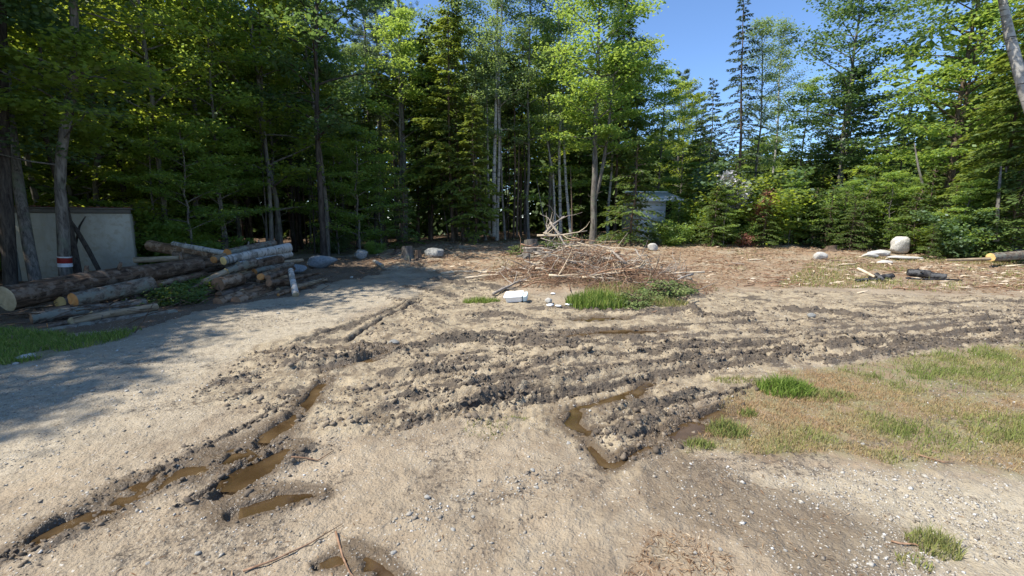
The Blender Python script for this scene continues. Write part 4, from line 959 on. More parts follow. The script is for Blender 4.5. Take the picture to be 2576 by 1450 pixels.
big = [((1340, 645, 14.5), (1640, 696, 11.6), 2.6, 'log_grey', 'longest bark-covered trunk lying across the top of the brush pile'),
       ((1380, 648, 14.2), (1600, 705, 11.3), 1.5, 'stick_pale', 'pale barkless trunk just below the longest one in the brush pile'),
       ((1440, 640, 14.5), (1740, 712, 11.5), 1.6, 'stick_grey', 'grey trunk along the back right slope of the brush pile'),
       ((1470, 668, 12.8), (1600, 668, 12.9), 1.2, 'stick_pale', 'short pale stick crossing the middle of the brush pile'),
       ((1385, 560, 15.2), (1440, 640, 14.4), 1.0, 'stick_grey', 'bare grey branch rising highest above the brush pile'),
       ((1370, 588, 15.0), (1420, 545, 15.6), 1.0, 'stick_grey', 'forked bare branch reaching up over the tall stump'),
       ((1340, 640, 14.3), (1455, 626, 15), 1.1, 'stick_pale', 'thin pale branch running level from the tall stump'),
       ((1110, 688, 12.8), (1300, 690, 12.0), 0.8, 'stick_pale', 'long pale branch reaching left from the brush pile'),
       ((1170, 700, 12.0), (1290, 696, 11.8), 0.7, 'stick_pale', 'pale branch lying below the long left one'),
       ((1640, 715, 11.0), (1745, 690, 11.4), 0.9, 'stick_brown', 'crooked brown branch at the right tip of the brush pile'),
       ((1240, 764, 9.6), (1330, 700, 11.0), 0.8, 'stick_grey', 'thin grey branch slanting up behind the white tub'),
       ((1600, 712, 11.0), (1700, 722, 10.7), 1.5, 'stick_tan', 'pale log-like branch low on the right of the brush pile')]
for k, (a, b, th, mt, lb) in enumerate(big):
    if mt == 'stick_tan': mt = 'log_tan'
    A, B_ = at(*a), at(*b); r_ = np.random.default_rng(500 + k)
    for e in (A, B_): e[2] = max(e[2], gz(e[0], e[1]) + .04)
    L = np.linalg.norm(B_ - A); r0 = .045 * th; root = empty('large_branch', tuple(A)); D_ = B_ - A
    P = stick_path(np.zeros(3), D_, r_.uniform(0, .03), 12, r_, .007)
    V, Qs, T3 = tube(P, np.linspace(r0, r0 * .5, 12), 10, True, .07, r_); obj('stem', make_mesh('stem', V, [Qs, T3], M[mt]), root); tw = MB()
    for _ in range(9):
        q = r_.integers(2, 11); d = unit(unit(D_) * r_.uniform(.2, 1) + np.array([r_.normal() * .6, r_.normal() * .6, r_.uniform(-.2, .8)])) * r_.uniform(.25, .9)
        V, Qs = tube(stick_path(P[q], P[q] + d, .03, 5, r_, .04), np.array([.5, .4, .3, .2, .1]) * r0 * .8, 5); tw.add(V, Qs)
    obj('side_twigs', tw.mesh('side_twigs', M['stick_grey']), root); tag(root, lb, 'branch', 'large branches of the brush pile')
# the mass of sticks
for k in range(280):
    a = rnd.uniform(0, 6.28); rr_ = math.sqrt(rnd.random())
    u_ = math.cos(a) * rr_ * 2.35; w_ = math.sin(a) * rr_ * 1.35; x = pc[0] + .1 + u_ * .9 + w_ * .35; y = pc[1] + 1.0 - u_ * .5 + w_ * .9
    top = (1 - rr_) * (0.35 + 1.6 * max(0, .5 + 1.6 * float(fbm(np.array([x * .9]), np.array([y * .9]), 2, 4.0)[0]))) * rnd.uniform(.5, 1.1) + 0.05
    z = gz(x, y) + rnd.uniform(.02, top)
    an = rnd.gauss(-0.35, .7) if rnd.random() < .7 else rnd.uniform(0, 6.28); L = rnd.uniform(.5, 1.5)
    d = np.array([math.cos(an), math.sin(an), rnd.uniform(-.35, .45)]) * L * .5
    p0 = np.array([x, y, z]) - d; q0 = np.array([x, y, z]) + d
    for e in (p0, q0): e[2] = max(e[2], gz(e[0], e[1]) + .01)
    place_branch(p0, q0, rnd.uniform(.8, 1.6), None, 'thin dead branch tangled in the middle of the brush pile', 'dead branches heaped in the brush pile')
b = MB()
for k in range(2200):
    a = rnd.uniform(0, 6.28); rr_ = math.sqrt(rnd.random()); u_ = math.cos(a) * rr_ * 3.0; w_ = math.sin(a) * rr_ * 1.5; x = pc[0] + u_ * .9 + w_ * .35; y = pc[1] + .7 - u_ * .4 + w_ * .9
    z = base_h(x, y) + rnd.uniform(0.0, (1 - rr_) * .7 + .04); L = rnd.uniform(.12, .5); an = rnd.uniform(0, 6.28)
    d = np.array([math.cos(an), math.sin(an), rnd.uniform(-.5, .6)]) * L * .5
    V, Qs = tube(stick_path(np.array([x, y, z]) - d, np.array([x, y, z]) + d, .1, 4, rng, .06), [.005, .0045, .0035, .002], 3); b.add(V, Qs, tint=rnd.random())
tag(obj('fine_twigs', b.mesh('fine_twigs', M['stick_brown'])), 'fine dead twigs filling the brush pile', kind='stuff')
# a layer of twigs and bark over the far ground
b = MB()
for q in scatter_poly(Z_STRAW, 1500, 0.8, -.1, 8.0):
    if q[1] > 26: continue
    L = rnd.uniform(.15, .9); an = rnd.gauss(0, .9); z = gz(q[0], q[1]) + .015
    d = np.array([math.cos(an), math.sin(an), rnd.uniform(-.05, .12)]) * L * .5; P0 = np.array([q[0], q[1], z])
    th = rnd.uniform(.006, .018); V, Qs = tube(stick_path(P0 - d, P0 + d, .03, 4, rng, .04), [th, th, th * .8, th * .4], 4); b.add(V, Qs, tint=rnd.random())
tag(obj('scattered_twigs', b.mesh('scattered_twigs', M['stick_brown'])), 'broken twigs scattered over the brown ground before the trees', kind='stuff')
fg = [((612, 1442), (690, 1418), (780, 1372), (862, 1322), 'long thin twig at the bottom left beside the wet hole'),
      ((845, 1345), (862, 1400), (880, 1450), (900, 1470), 'thin twig running down from the tip of the long one'),
      ((2300, 1150), (2330, 1158), (2370, 1168), (2400, 1166), 'thin brown twig below the dry grass on the right'),
      ((2240, 1372), (2262, 1380), (2300, 1378), (2320, 1388), 'pale twig beside the lone tuft in the gravel'),
      ((1640, 790), (1700, 770), (1730, 752), (1742, 735), 'bare twig standing out of the mud right of the tall grass'),
      ((735, 1172), (770, 1160), (800, 1165), (840, 1140), 'small twig crossing the wide puddle')]
for a, b_, c_, d_, lb in fg:
    P = []
    for s in (a, b_, c_, d_):
        q = gp(*s); P.append([q[0], q[1], gz(*q) + .012])
    V, Qs, T3 = tube(np.array(P), np.array([.007, .006, .005, .002]) * (P[0][1] / 3.0) ** .5, 6, True)
    tag(obj('twig', make_mesh('twig', V, [Qs, T3], M['stick_brown'])), lb, 'twig')
# debris right: planks and bark slabs
for k, (px, py, L, an, lb) in enumerate([(1900, 655, .9, .1, 'pale split board lying flat in the brown litter left of the wedge-shaped boulder'), (1855, 665, .6, -.4, 'short grey bark slab below the pale split board'), (2130, 668, 1.0, .15, 'thin grey slab between the wedge-shaped boulder and the flat rocks'), (2545, 672, 1.2, -.1, 'pale wood slab in front of the yellow-ended log'), (2490, 690, .9, .2, 'lower pale slab left of the right picture edge'), (2560, 690, .8, .5, 'splintered slab nearest the right picture edge'), (2170, 740, .5, .3, 'small split piece below the burnt heap'), (2430, 728, .6, -.1, 'small brown bark piece right of the burnt heap')]):
    q = gp(px, py); o = obj('bark_slab', rock_mesh(70 + k, M['stick_pale'] if k != 1 else M['stick_grey'], 2, .1, (1, .16, .07)))
    o.scale = (L / 2, L / 2, L / 2); o.rotation_euler = (rnd.uniform(-.15, .15), rnd.uniform(-.1, .1), an); o.location = (q[0], q[1], gz(*q) + .03); tag(o, lb, 'wood slab')

# white plastic tub + scraps
def tub():
    p = gp(1300, 764); z = gz(*p); root = empty('plastic_tub', (p[0], p[1] + .15, z + .05), (R(20), R(-6), R(-14)))
    import bmesh
    def shell(x0, x1, y0, y1, zb, zt, taper, t):
        bm = bmesh.new()
        def ringv(z, k, off=0):
            out = []; rr = .05
            for cx, cy, a0 in ((x1, y1, 0), (x0, y1, 90), (x0, y0, 180), (x1, y0, 270)):
                for s in range(5):
                    a = R(a0 + s * 22.5); sx = 1 if cx == x1 else -1; sy = 1 if cy == y1 else -1
                    out.append(bm.verts.new(((cx - sx * rr) * k + math.cos(a) * (rr - off), (cy - sy * rr) * k + math.sin(a) * (rr - off), z)))
            return out
        rings = [ringv(zb, taper), ringv(zb + (zt - zb) * .5, (1 + taper) / 2), ringv(zt, 1), ringv(zt, 1, t)]
        for a_, b_ in zip(rings, rings[1:]):
            for k in range(20): bm.faces.new((a_[k], a_[(k + 1) % 20], b_[(k + 1) % 20], b_[k]))
        bm.faces.new(rings[0][::-1]); bm.faces.new(rings[3])
        me = bpy.data.meshes.new('tub'); bm.to_mesh(me); bm.free(); return me
    me = shell(-.27, .17, -.15, .15, 0, .19, .9, .01); me.materials.append(M['white_plastic']); obj('body', me, root)
    me = shell(-.285, .185, -.165, .165, .185, .21, 1.0, .02); me.materials.append(M['white_plastic']); obj('lid', me, root)
    me = shell(.19, .29, -.14, .13, .0, .18, .92, .012); me.materials.append(M['blue_plastic']); obj('side_panel', me, root)
    root.scale = (.85, .8, .62)
    tag(root, 'white plastic tub with a pale blue end lying tilted before the brush pile', 'plastic tub')
tub()
for k, (px, py, s) in enumerate([(1385, 770, .10), (1405, 776, .07), (1430, 772, .08), (1392, 742, .07)]):
    q = gp(px, py); o = obj('plastic_scrap', rock_mesh(90 + k, M['white_plastic'], 2, .2, (1, .7, .35)))
    o.scale = (s, s, s); o.location = (q[0], q[1], gz(*q) + .02); tag(o, ['largest white plastic scrap right of the tub', 'tiny white scrap in front of the largest scrap', 'white scrap furthest right of the tub', 'white scrap among the twigs behind the others'][k], 'plastic scrap')

# ------------------------------------------------------------------ storage box on the left
def bx(x0, x1, y0, y1, z0, z1):
    V = np.array([[x, y, z] for x in (x0, x1) for y in (y0, y1) for z in (z0, z1)], float)
    Fq = np.array([[0, 1, 3, 2], [4, 6, 7, 5], [0, 4, 5, 1], [2, 3, 7, 6], [0, 2, 6, 4], [1, 5, 7, 3]]); return V, Fq
def box(name, dims, mat, parent, label=None):
    V, Fq = bx(*dims); o = obj(name, make_mesh(name, V, [Fq], mat, False), parent)
    if label: o['label'] = label
    md = o.modifiers.new('edge', 'BEVEL'); md.width = .008; md.segments = 1
    return o
M['panel'] = mat_bark('shed_panel', (0.29, 0.275, 0.225), (0.37, 0.355, 0.295), (1, 1, .4), 2.0, patch=(0.31, 0.285, 0.22), bumpd=0.004)
M['panel_dark'] = mat_simple('shed_trim', (0.07, 0.065, 0.055), (0.12, 0.11, 0.09), 4, 0.7, 0.004)
M['panel_grey'] = mat_simple('shed_side', (0.12, 0.135, 0.13), (0.17, 0.19, 0.18), 3, 0.7, 0.004)
A = at(347, 700, 13.6); B_ = at(38, 712, 12.0)
sx = math.hypot(A[0] - B_[0], A[1] - B_[1]); ang = math.atan2(A[1] - B_[1], A[0] - B_[0])
topz = at(347, 528, 13.6)[2]
sh = empty('storage_shed', (B_[0], B_[1], -0.12), (0, 0, ang)); H_ = topz + .12
half = sx * .5
box('front_panel', (0.14, half - .004, 0, .05, 0, H_ - .12), M['panel'], sh); box('front_panel', (half + .006, half * 2, .003, .05, 0, H_ - .12), M['panel'], sh)
box('corner_post', (0, .137, -.01, .06, 0, H_ - .12), M['panel_grey'], sh)
box('top_rail', (-.05, sx + .04, -.05, .08, H_ - .118, H_ + .0), M['panel_dark'], sh)
box('side_wall', (sx - .05, sx - .002, .053, 3.0, 0, H_ - .12), M['panel'], sh); box('side_wall', (0.002, .05, .063, 3.0, 0, H_ - .12), M['panel_grey'], sh)
box('back_wall', (.053, sx - .053, 2.95, 3.0, 0, H_ - .12), M['panel'], sh)
box('roof', (-.08, sx + .07, -.09, 3.1, H_ + .003, H_ + .045), M['panel_dark'], sh)
tag(sh, 'low beige storage shed with a flat dark roof edge behind the log pile', 'shed')
b = MB()
for k in range(260):
    x = rnd.uniform(0, sx); y = rnd.uniform(-.05, .6); c_, s_ = math.cos(ang), math.sin(ang)
    P0 = np.array([B_[0] + x * c_ - y * s_, B_[1] + x * s_ + y * c_, H_ - .12 + .05]); an = rnd.uniform(0, 6.28)
    V, Qs = leaf_quads(P0[None], np.array([[math.cos(an), math.sin(an), rnd.uniform(0, .6)]]), np.array([[rnd.gauss(0, .5), rnd.gauss(0, .5), 1]]), .12, .06); b.add(V, Qs, tint=rnd.random())
tag(obj('fallen_leaves', b.mesh('fallen_leaves', M['brownleaf'])), 'fallen leaves lying on the roof of the beige shed', kind='stuff')

# far white shed behind the bushes
def far_shed():
    Y = 26.5; a = at(1612, 560, Y); b_ = at(1712, 560, Y); root = empty('white_shed', (a[0], Y, .3), (0, 0, R(4)))
    W = b_[0] - a[0]; zt = at(1650, 480, Y)[2] - .3; zm = at(1650, 506, Y)[2] - .3
    Wm = mat_simple('white_siding', (0.72, 0.72, 0.70), (0.80, 0.80, 0.78), 3, 0.6, 0.002); Rm = mat_simple('shed_roof_grey', (0.42, 0.44, 0.45), (0.52, 0.54, 0.55), 3, 0.5, 0.002); Dk = mat_simple('painted_bay_shade', (0.03, 0.025, 0.02), (0.05, 0.04, 0.03), 3)
    n = 9; hh = zm / n
    for k in range(n):
        box('siding_board', (0.0, W * .62, -.03 - .012 * (k % 2) * 0, .0, k * hh + .006, (k + 1) * hh - .006), Wm, root)
    box('wall_core', (0.01, W * .62 - .01, .003, .08, 0, zm), Wm, root)
    box('side_wall', (-.03, -.003, -.03, 3.5, 0, zm), Wm, root)
    box('bay_shade_panel', (W * .62 + .01, W, 1.2, 1.3, 0, zm), Dk, root)  # near-black panel: the shade inside the open bay is painted on it
    box('post', (W - .08, W, 0, .08, 0, zm - .01), Wm, root)
    V = np.array([[-.2, -.35, zm], [W + .2, -.35, zm], [W + .2, 2.4, zt], [-.2, 2.4, zt], [-.2, -.35, zm + .06], [W + .2, -.35, zm + .06], [W + .2, 2.4, zt + .06], [-.2, 2.4, zt + .06]])
    obj('roof', make_mesh('roof', V + [0, 0, .01], [np.array([[3, 2, 1, 0], [4, 5, 6, 7], [0, 1, 5, 4], [2, 3, 7, 6], [1, 2, 6, 5], [3, 0, 4, 7]])], Rm, False), root)
    box('ridge_cap', (-.22, W + .22, 2.402, 2.55, zt - .02, zt + .12), Wm, root)
    box('eave_trim', (-.21, W + .21, -.40, -.355, zm - .04, zm + .08), Wm, root)
    tag(root, 'white clapboard shed with grey sloping roof half hidden behind the bushes', 'shed')
far_shed()
# ------------------------------------------------------------------ trees
def trunk_path(H, lean, wob, n, r_):
    t = np.linspace(0, 1, n); w = np.cumsum(r_.standard_normal((n, 2)) * wob, axis=0); w -= w[0]
    return np.stack([lean[0] * t * H + w[:, 0], lean[1] * t * H + w[:, 1], t * H], -1)
def add_leaves(bm_, P, n_per, spread, size, r_, nrm_tilt=0.45, tint0=None, flatz=0.35, aspect=0.62):
    n = len(P) * n_per
    c = np.repeat(P, n_per, 0); t = np.repeat(r_.random(len(P)) if tint0 is None else tint0, n_per)
    off = r_.standard_normal((n, 3)) * np.array([spread, spread, spread * flatz])
    a = r_.uniform(0, 2 * math.pi, n); D = np.stack([np.cos(a), np.sin(a), r_.uniform(-.7, .25, n)], -1)
    N = np.c_[r_.standard_normal((n, 2)) * nrm_tilt, np.ones(n)]
    s = size * r_.uniform(.65, 1.25, n)
    V, Qs = leaf_quads(c + off, D, N, s, s * aspect)
    bm_.add(V, Qs, tint=np.repeat(np.clip(t * .7 + r_.random(n) * .3, 0, 1), 4))
def broadleaf(seed, H=14, R0=3.2, base=.35, r0=.14, nb=26, per=16, nseg=7, size=.13, bark='bark_grey', leaf='maple', spread=.28, up=.5, forks=(), lean=(0, 0), wob=.06, profile=None, dead=6, flatz=.3):
    r_ = np.random.default_rng(seed); tb = MB(); lf = MB()
    P = trunk_path(H, lean, wob, 12, r_); rad = r0 * (1 - np.linspace(0, 1, 12)) ** .8 + .015; rad[0] *= 1.25
    V, Qs = tube(P, rad, 10, False, .04, r_); tb.add(V, Qs)
    stems = [(P, rad, base)]
    for (fz, dx, dy, fh, fr) in forks:
        k = np.interp(fz, P[:, 2], np.arange(12)); p0 = np.array([np.interp(fz, P[:, 2], P[:, i]) for i in range(3)])
        tt_ = np.linspace(0, 1, 8); Pf = np.stack([p0[0] + dx * tt_ ** .75, p0[1] + dy * tt_ ** .75, fz + (fh - fz) * tt_], -1) + np.cumsum(r_.standard_normal((8, 3)) * .03, 0) * tt_[:, None]
        rf = fr * (1 - tt_) ** .7 + .012; V, Qs = tube(Pf, rf, 8, False, .03, r_); tb.add(V, Qs); stems.append((Pf, rf, .3))
    for si, (P_, rd, bs) in enumerate(stems):
        Hh = P_[-1, 2] - P_[0, 2]; m = nb if si == 0 else nb // 2
        for k in range(m):
            f = bs + (1 - bs) * ((k + r_.random()) / m) ** .9; z = P_[0, 2] + f * Hh
            p0 = np.array([np.interp(z, P_[:, 2], P_[:, i]) for i in range(3)]); rr = np.interp(z, P_[:, 2], rd)
            g_ = (f - bs) / (1 - bs)
            prof = (math.sin(math.pi * min(1, .18 + g_ * .8)) ** .7) if profile is None else np.interp(g_, *profile)
            L = R0 * prof * r_.uniform(.6, 1.15) * (1 if si == 0 else .65) + .2
            an = k * 2.399 + r_.uniform(-.4, .4); el = r_.uniform(.1, .5) + up * g_
            n = nseg; t = np.linspace(0, 1, n)[:, None]
            d = np.array([math.cos(an) * math.cos(el), math.sin(an) * math.cos(el), math.sin(el)])
            B = p0 + d * L * t + np.array([0, 0, -.16 * L]) * t ** 2 + np.cumsum(r_.standard_normal((n, 3)) * .03 * L, 0) * t
            V, Qs = tube(B, np.linspace(min(rr * .5, .05) + .004, .004, n), 5); tb.add(V, Qs)
            pts = [B[2:]]; 
            for q in range(2, n):
                for s in (-1, 1):
                    if r_.random() < .8:
                        sd = unit(np.cross(d, [0, 0, 1])) * s * r_.uniform(.5, 1) + d * .7 + [0, 0, r_.uniform(-.2, .3)]
                        l2 = L * .34 * (1 - .5 * q / n) * r_.uniform(.5, 1.2); e = B[q] + sd * l2
                        V, Qs = tube(np.stack([B[q], (B[q] + e) / 2 + [0, 0, .03], e]), [.007, .005, .003], 3); tb.add(V, Qs)
                        pts.append(np.linspace(B[q], e, 3)[1:])
            pts = np.concatenate(pts); keep = r_.random(len(pts)) < .85
            t0 = np.clip(r_.normal(.5, .22) + 0 * pts[keep][:, 0] + r_.normal(0, .12, keep.sum()), 0, 1)
            if keep.sum(): add_leaves(lf, pts[keep], per, spread, size, r_, .5, t0, flatz)
    for k in range(dead):       # bare dead side branches below the crown
        z = r_.uniform(.08, max(base, .15)) * H; p0 = np.array([np.interp(z, P[:, 2], P[:, i]) for i in range(3)]); an = r_.uniform(0, 6.28); L = r_.uniform(.3, 1.3)
        V, Qs = tube(stick_path(p0, p0 + np.array([math.cos(an), math.sin(an), r_.uniform(-.3, .5)]) * L, .0, 4, r_, .05), [.012, .009, .006, .003], 4); tb.add(V, Qs)
    return tb.mesh('trunk', M[bark]), lf.mesh('crown', M[leaf])
def conifer(seed, H=13, R0=2.2, base=.12, r0=.12, nb=80, nf=150, size=.16, bark='bark_brown', leaf='hemlock', droop=.28, dens=1.0, lean=(0, 0), shape=.8, dead=14, wid=.42, el0=.25, deadlen=1.2):
    droop0 = droop; r_ = np.random.default_rng(seed); tb = MB(); lf = MB()
    P = trunk_path(H, lean, .035, 12, r_); rad = r0 * (1 - np.linspace(0, 1, 12)) ** .9 + .012; rad[0] *= 1.3
    V, Qs = tube(P, rad, 8, False, .04, r_); tb.add(V, Qs)
    for k in range(nb):
        f = base + (1 - base) * (k + r_.random()) / nb; z = f * H; g_ = (f - base) / (1 - base)
        p0 = np.array([np.interp(z, P[:, 2], P[:, i]) for i in range(3)])
        L = (R0 * (1 - g_) ** shape * r_.uniform(.35, 1.25) + .15) * min(1, .55 + g_ * 3); an = k * 2.399 + r_.uniform(-.5, .5); el = el0 * r_.uniform(-.6, 1.9) + .5 * g_ ** 3; droop = droop0 * r_.uniform(.4, 1.7)
        h = np.array([math.cos(an), math.sin(an), 0.]); sv = np.array([-h[1], h[0], 0.])
        n = 5; t = np.linspace(0, 1, n)[:, None]
        ax = lambda s: p0 + h * (L * s)[:, None] * math.cos(el) + np.array([0, 0, 1.]) * (L * (math.sin(el) * s - droop * s ** 2))[:, None]
        B = ax(t[:, 0]); V, Qs = tube(B, np.linspace(.02, .004, n), 4); tb.add(V, Qs)
        m = int(nf * dens * (L / R0) * r_.uniform(.7, 1.2)) + 8
        s = r_.uniform(.12, 1, m) ** .8; sd = r_.choice([-1., 1.], m); w = wid * L * (1.05 - s) + .07; u = r_.random(m)
        # laterals start every few cm: quantise s so that sprays read as fingers
        sq = np.round(s * L / .16) * .16 / L + r_.normal(0, .012, m); sq = np.clip(sq, .08, 1)
        C_ = ax(sq) + h * (u * w * .55)[:, None] + sv * (sd * u * w)[:, None] + np.array([0, 0, 1.]) * (-u ** 2 * w * .28 + r_.normal(0, .02, m))[:, None]
        D = h * .75 + sv * (sd * (.25 + .75 * r_.random(m)))[:, None] + np.array([0, 0, 1.]) * (r_.uniform(-.5, .05, m))[:, None]
        N = np.array([0, 0, 1.]) + r_.standard_normal((m, 3)) * .35
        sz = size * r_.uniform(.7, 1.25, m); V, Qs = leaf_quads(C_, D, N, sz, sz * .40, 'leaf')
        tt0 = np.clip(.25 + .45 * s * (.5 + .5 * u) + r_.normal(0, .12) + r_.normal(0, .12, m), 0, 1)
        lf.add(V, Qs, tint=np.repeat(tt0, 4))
    for k in range(dead):
        z = r_.uniform(.03, max(base, .2)) * H; p0 = np.array([np.interp(z, P[:, 2], P[:, i]) for i in range(3)]); an = r_.uniform(0, 6.28); L = r_.uniform(.3, 1) * deadlen
        V, Qs = tube(stick_path(p0, p0 + np.array([math.cos(an), math.sin(an), r_.uniform(-.5, .1)]) * L, .03, 4, r_, .04), [.011, .008, .005, .002], 4); tb.add(V, Qs)
    return tb.mesh('trunk', M[bark]), lf.mesh('crown', M[leaf])
def pine(seed, H=18, R0=2.6, base=.45, r0=.2, nb=34, tufts=26, lean=(0, 0), leaf='pine', bark='bark_grey'):
    r_ = np.random.default_rng(seed); tb = MB(); lf = MB()
    P = trunk_path(H, lean, .05, 12, r_); rad = r0 * (1 - np.linspace(0, 1, 12)) ** .8 + .02; V, Qs = tube(P, rad, 10, False, .04, r_); tb.add(V, Qs)
    for k in range(nb):
        f = base + (1 - base) * (k + r_.random() * .5) / nb; z = f * H; g_ = (f - base) / (1 - base); p0 = np.array([np.interp(z, P[:, 2], P[:, i]) for i in range(3)])
        L = R0 * (math.sin(math.pi * (.22 + .7 * g_))) * r_.uniform(.6, 1.2); an = k * 2.399; el = r_.uniform(0, .3) + .3 * g_
        h = np.array([math.cos(an) * math.cos(el), math.sin(an) * math.cos(el), math.sin(el)]); B = stick_path(p0, p0 + h * L, -.05, 6, r_, .03)
        V, Qs = tube(B, np.linspace(.035, .008, 6), 5); tb.add(V, Qs)
        cs = []
        for q in range(tufts):
            s = r_.uniform(.35, 1); b0 = B[0] * (1 - s) + B[-1] * s; sv = unit(np.cross(h, [0, 0, 1])) * r_.choice([-1, 1]) * r_.uniform(.1, .45) * L * (1.15 - s)
            e = b0 + sv + h * abs(r_.normal(0, .12)) * L + [0, 0, r_.uniform(-.04, .2)]
            if q % 3 == 0: V, Qs = tube(np.stack([b0, (b0 + e) / 2, e]), [.008, .006, .004], 3); tb.add(V, Qs)
            cs.append(e)
        cs = np.array(cs); m = 26; C_ = np.repeat(cs, m, 0); n = len(C_)
        D = unit(r_.standard_normal((n, 3)) + h * .8 + [0, 0, .35]); N = r_.standard_normal((n, 3))
        V, Qs = leaf_quads(C_ + r_.normal(0, .05, (n, 3)), D, N, .16, .022, 'x'); lf.add(V, Qs, tint=np.repeat(np.clip(np.repeat(r_.normal(.5, .2, len(cs)), m) + r_.normal(0, .1, n), 0, 1), 4))
    return tb.mesh('trunk', M[bark]), lf.mesh('crown', M[leaf])
def shrub(seed, H=2.2, R0=1.2, stems=7, per=20, size=.10, leaf='maple', bark='bark_brown', spread=.16, flatz=.5):
    r_ = np.random.default_rng(seed); tb = MB(); lf = MB()
    for k in range(stems):
        an = r_.uniform(0, 6.28); rr = R0 * math.sqrt(r_.random()); e = np.array([math.cos(an) * rr, math.sin(an) * rr, H * r_.uniform(.35, 1.15) * (1 - .2 * rr / R0)])
        s0 = e * [.15, .15, 0]; B = stick_path(s0, e, .06, 7, r_, .03); V, Qs = tube(B, np.linspace(.018, .004, 7), 4); tb.add(V, Qs)
        pts = [B[2:]]
        for q in range(1, 7):
            for _ in range(3):
                a2 = r_.uniform(0, 6.28); e2 = B[q] + np.array([math.cos(a2), math.sin(a2), r_.uniform(-.15, .5)]) * R0 * r_.uniform(.15, .5)
                V, Qs = tube(np.stack([B[q], (B[q] + e2) / 2, e2]), [.006, .004, .002], 3); tb.add(V, Qs); pts.append(np.linspace(B[q], e2, 3)[1:])
        pts = np.concatenate(pts); pts = pts[r_.random(len(pts)) < .72]; t0 = np.clip(r_.normal(.5, .2) + r_.normal(0, .14, len(pts)), 0, 1)
        add_leaves(lf, pts, per, spread, size, r_, .6, t0, flatz)
    return tb.mesh('stem', M[bark]), lf.mesh('foliage', M[leaf])
import time as _t; _t0 = _t.time()
K = {}
K['mapleA'] = broadleaf(1, 15, 3.0, .28, .10, 34, 16, size=.19)
K['mapleB'] = broadleaf(2, 13, 2.6, .2, .09, 32, 16, size=.18, leaf='beech', up=.35)
K['mapleC'] = broadleaf(3, 14, 3.3, .14, .10, 38, 16, size=.18, leaf='maple', up=.3, wob=.09)
K['oakA'] = broadleaf(4, 15, 3.0, .3, .11, 34, 16, size=.20, leaf='oak', bark='bark_dark')
K['beechS'] = broadleaf(5, 6.5, 2.0, .08, .05, 26, 16, size=.14, leaf='beech', up=.25, spread=.22, dead=2, flatz=.2)
K['birchA'] = broadleaf(6, 15.5, 1.9, .35, .09, 28, 16, size=.13, leaf='birchleaf', bark='bark_birch', up=.8, wob=.05, dead=2)
K['birchB'] = broadleaf(7, 14, 2.2, .35, .075, 28, 16, size=.13, leaf='birchleaf', bark='bark_grey', up=.8, wob=.09, dead=5)
K['hemA'] = conifer(8, 13, 2.5, .15, .09, 120, 260, size=.24)
K['hemB'] = conifer(9, 15, 2.7, .30, .10, 110, 260, size=.24, dead=26)
K['hemC'] = conifer(10, 10, 2.6, .05, .08, 100, 260, droop=.22, size=.24)
K['hemS'] = conifer(11, 4.2, 1.5, .06, .045, 50, 120, size=.17, dead=3)
K['hemBr'] = conifer(30, 14, 2.5, .14, .09, 120, 260, size=.24, leaf='hembright')
K['hemBs'] = conifer(31, 9, 2.2, .08, .07, 100, 200, size=.22, leaf='hembright')
K['spruceA'] = conifer(12, 15.5, 1.9, .22, .10, 95, 150, leaf='spruce', bark='bark_grey', droop=.32, size=.19, wid=.26, el0=.15, dead=24)
K['spruceB'] = conifer(13, 12.5, 1.6, .2, .07, 90, 140, leaf='spruce', bark='bark_grey', droop=.3, size=.19, wid=.28, el0=.2, dead=22)
K['pineA'] = pine(14, tufts=34, r0=.17); K['pineB'] = pine(15, 20, 3.0, .40, .2, 38, 34)
K['pole'] = conifer(16, 11, 1.1, .75, .05, 30, 80, size=.2, dead=30, deadlen=.9)
K['poleB'] = broadleaf(17, 12, 1.3, .68, .045, 14, 10, size=.14, leaf='birchleaf', bark='bark_grey', wob=.10, dead=10)
K['hemW'] = conifer(18, 12, 3.3, .03, .09, 130, 300, droop=.25, shape=.55, size=.28)
K['shrubA'] = shrub(20, leaf='maple', per=26, size=.12); K['shrubB'] = shrub(21, 1.6, 1.3, 9, 24, .11, 'beech'); K['shrubC'] = shrub(22, 1.2, 1.1, 9, 22, .10, 'birchleaf'); K['shrubD'] = shrub(23, 2.6, 1.3, 9, 26, .15, 'oak')
K['shrubE'] = shrub(29, 3.0, 1.0, 5, 14, .12, 'beech', spread=.2)
K['fir'] = conifer(24, 2.6, 1.1, .04, .03, 50, 110, size=.13, dead=0, droop=.12, leaf='hemlock')
print('tree meshes', round(_t.time() - _t0, 1))
placed = []
def tree(kind, x, y, scale=1.0, rot=None, label='', cat='tree', group=None, tilt=(0, 0), zs=1.0, name=None, meshes=None, zoff=0):
    tm, cm = meshes or K[kind]
    sm = kind.startswith('shrub')
    root = empty(name or ('shrub' if sm or kind == 'fir' else {'m': 'maple_tree', 'o': 'broadleaf_tree', 'b': 'birch_tree' if 'birch' in kind else 'beech_tree', 'h': 'hemlock_tree', 's': 'spruce_tree', 'p': 'pine_tree' if 'pine' in kind else 'thin_tree'}[kind[0]]),
                 (x, y, float(base_h(x, y)) - .06 + zoff), (tilt[1], tilt[0], rnd.uniform(0, 6.28) if rot is None else rot))
    root.rotation_mode = 'XYZ'
    if rot is None and (tilt[0] or tilt[1]): pass
    root.scale = (scale, scale, scale * zs)
    obj('stem' if sm else 'trunk', tm, root); obj('foliage' if sm else 'crown', cm, root)
    tag(root, label, 'shrub' if (sm or kind == 'fir') and cat == 'tree' else cat, group); placed.append((x, y)); return root
def px_tree(kind, px, Y, *a, **k):
    return tree(kind, at(px, 600, Y)[0], Y, *a, **k)

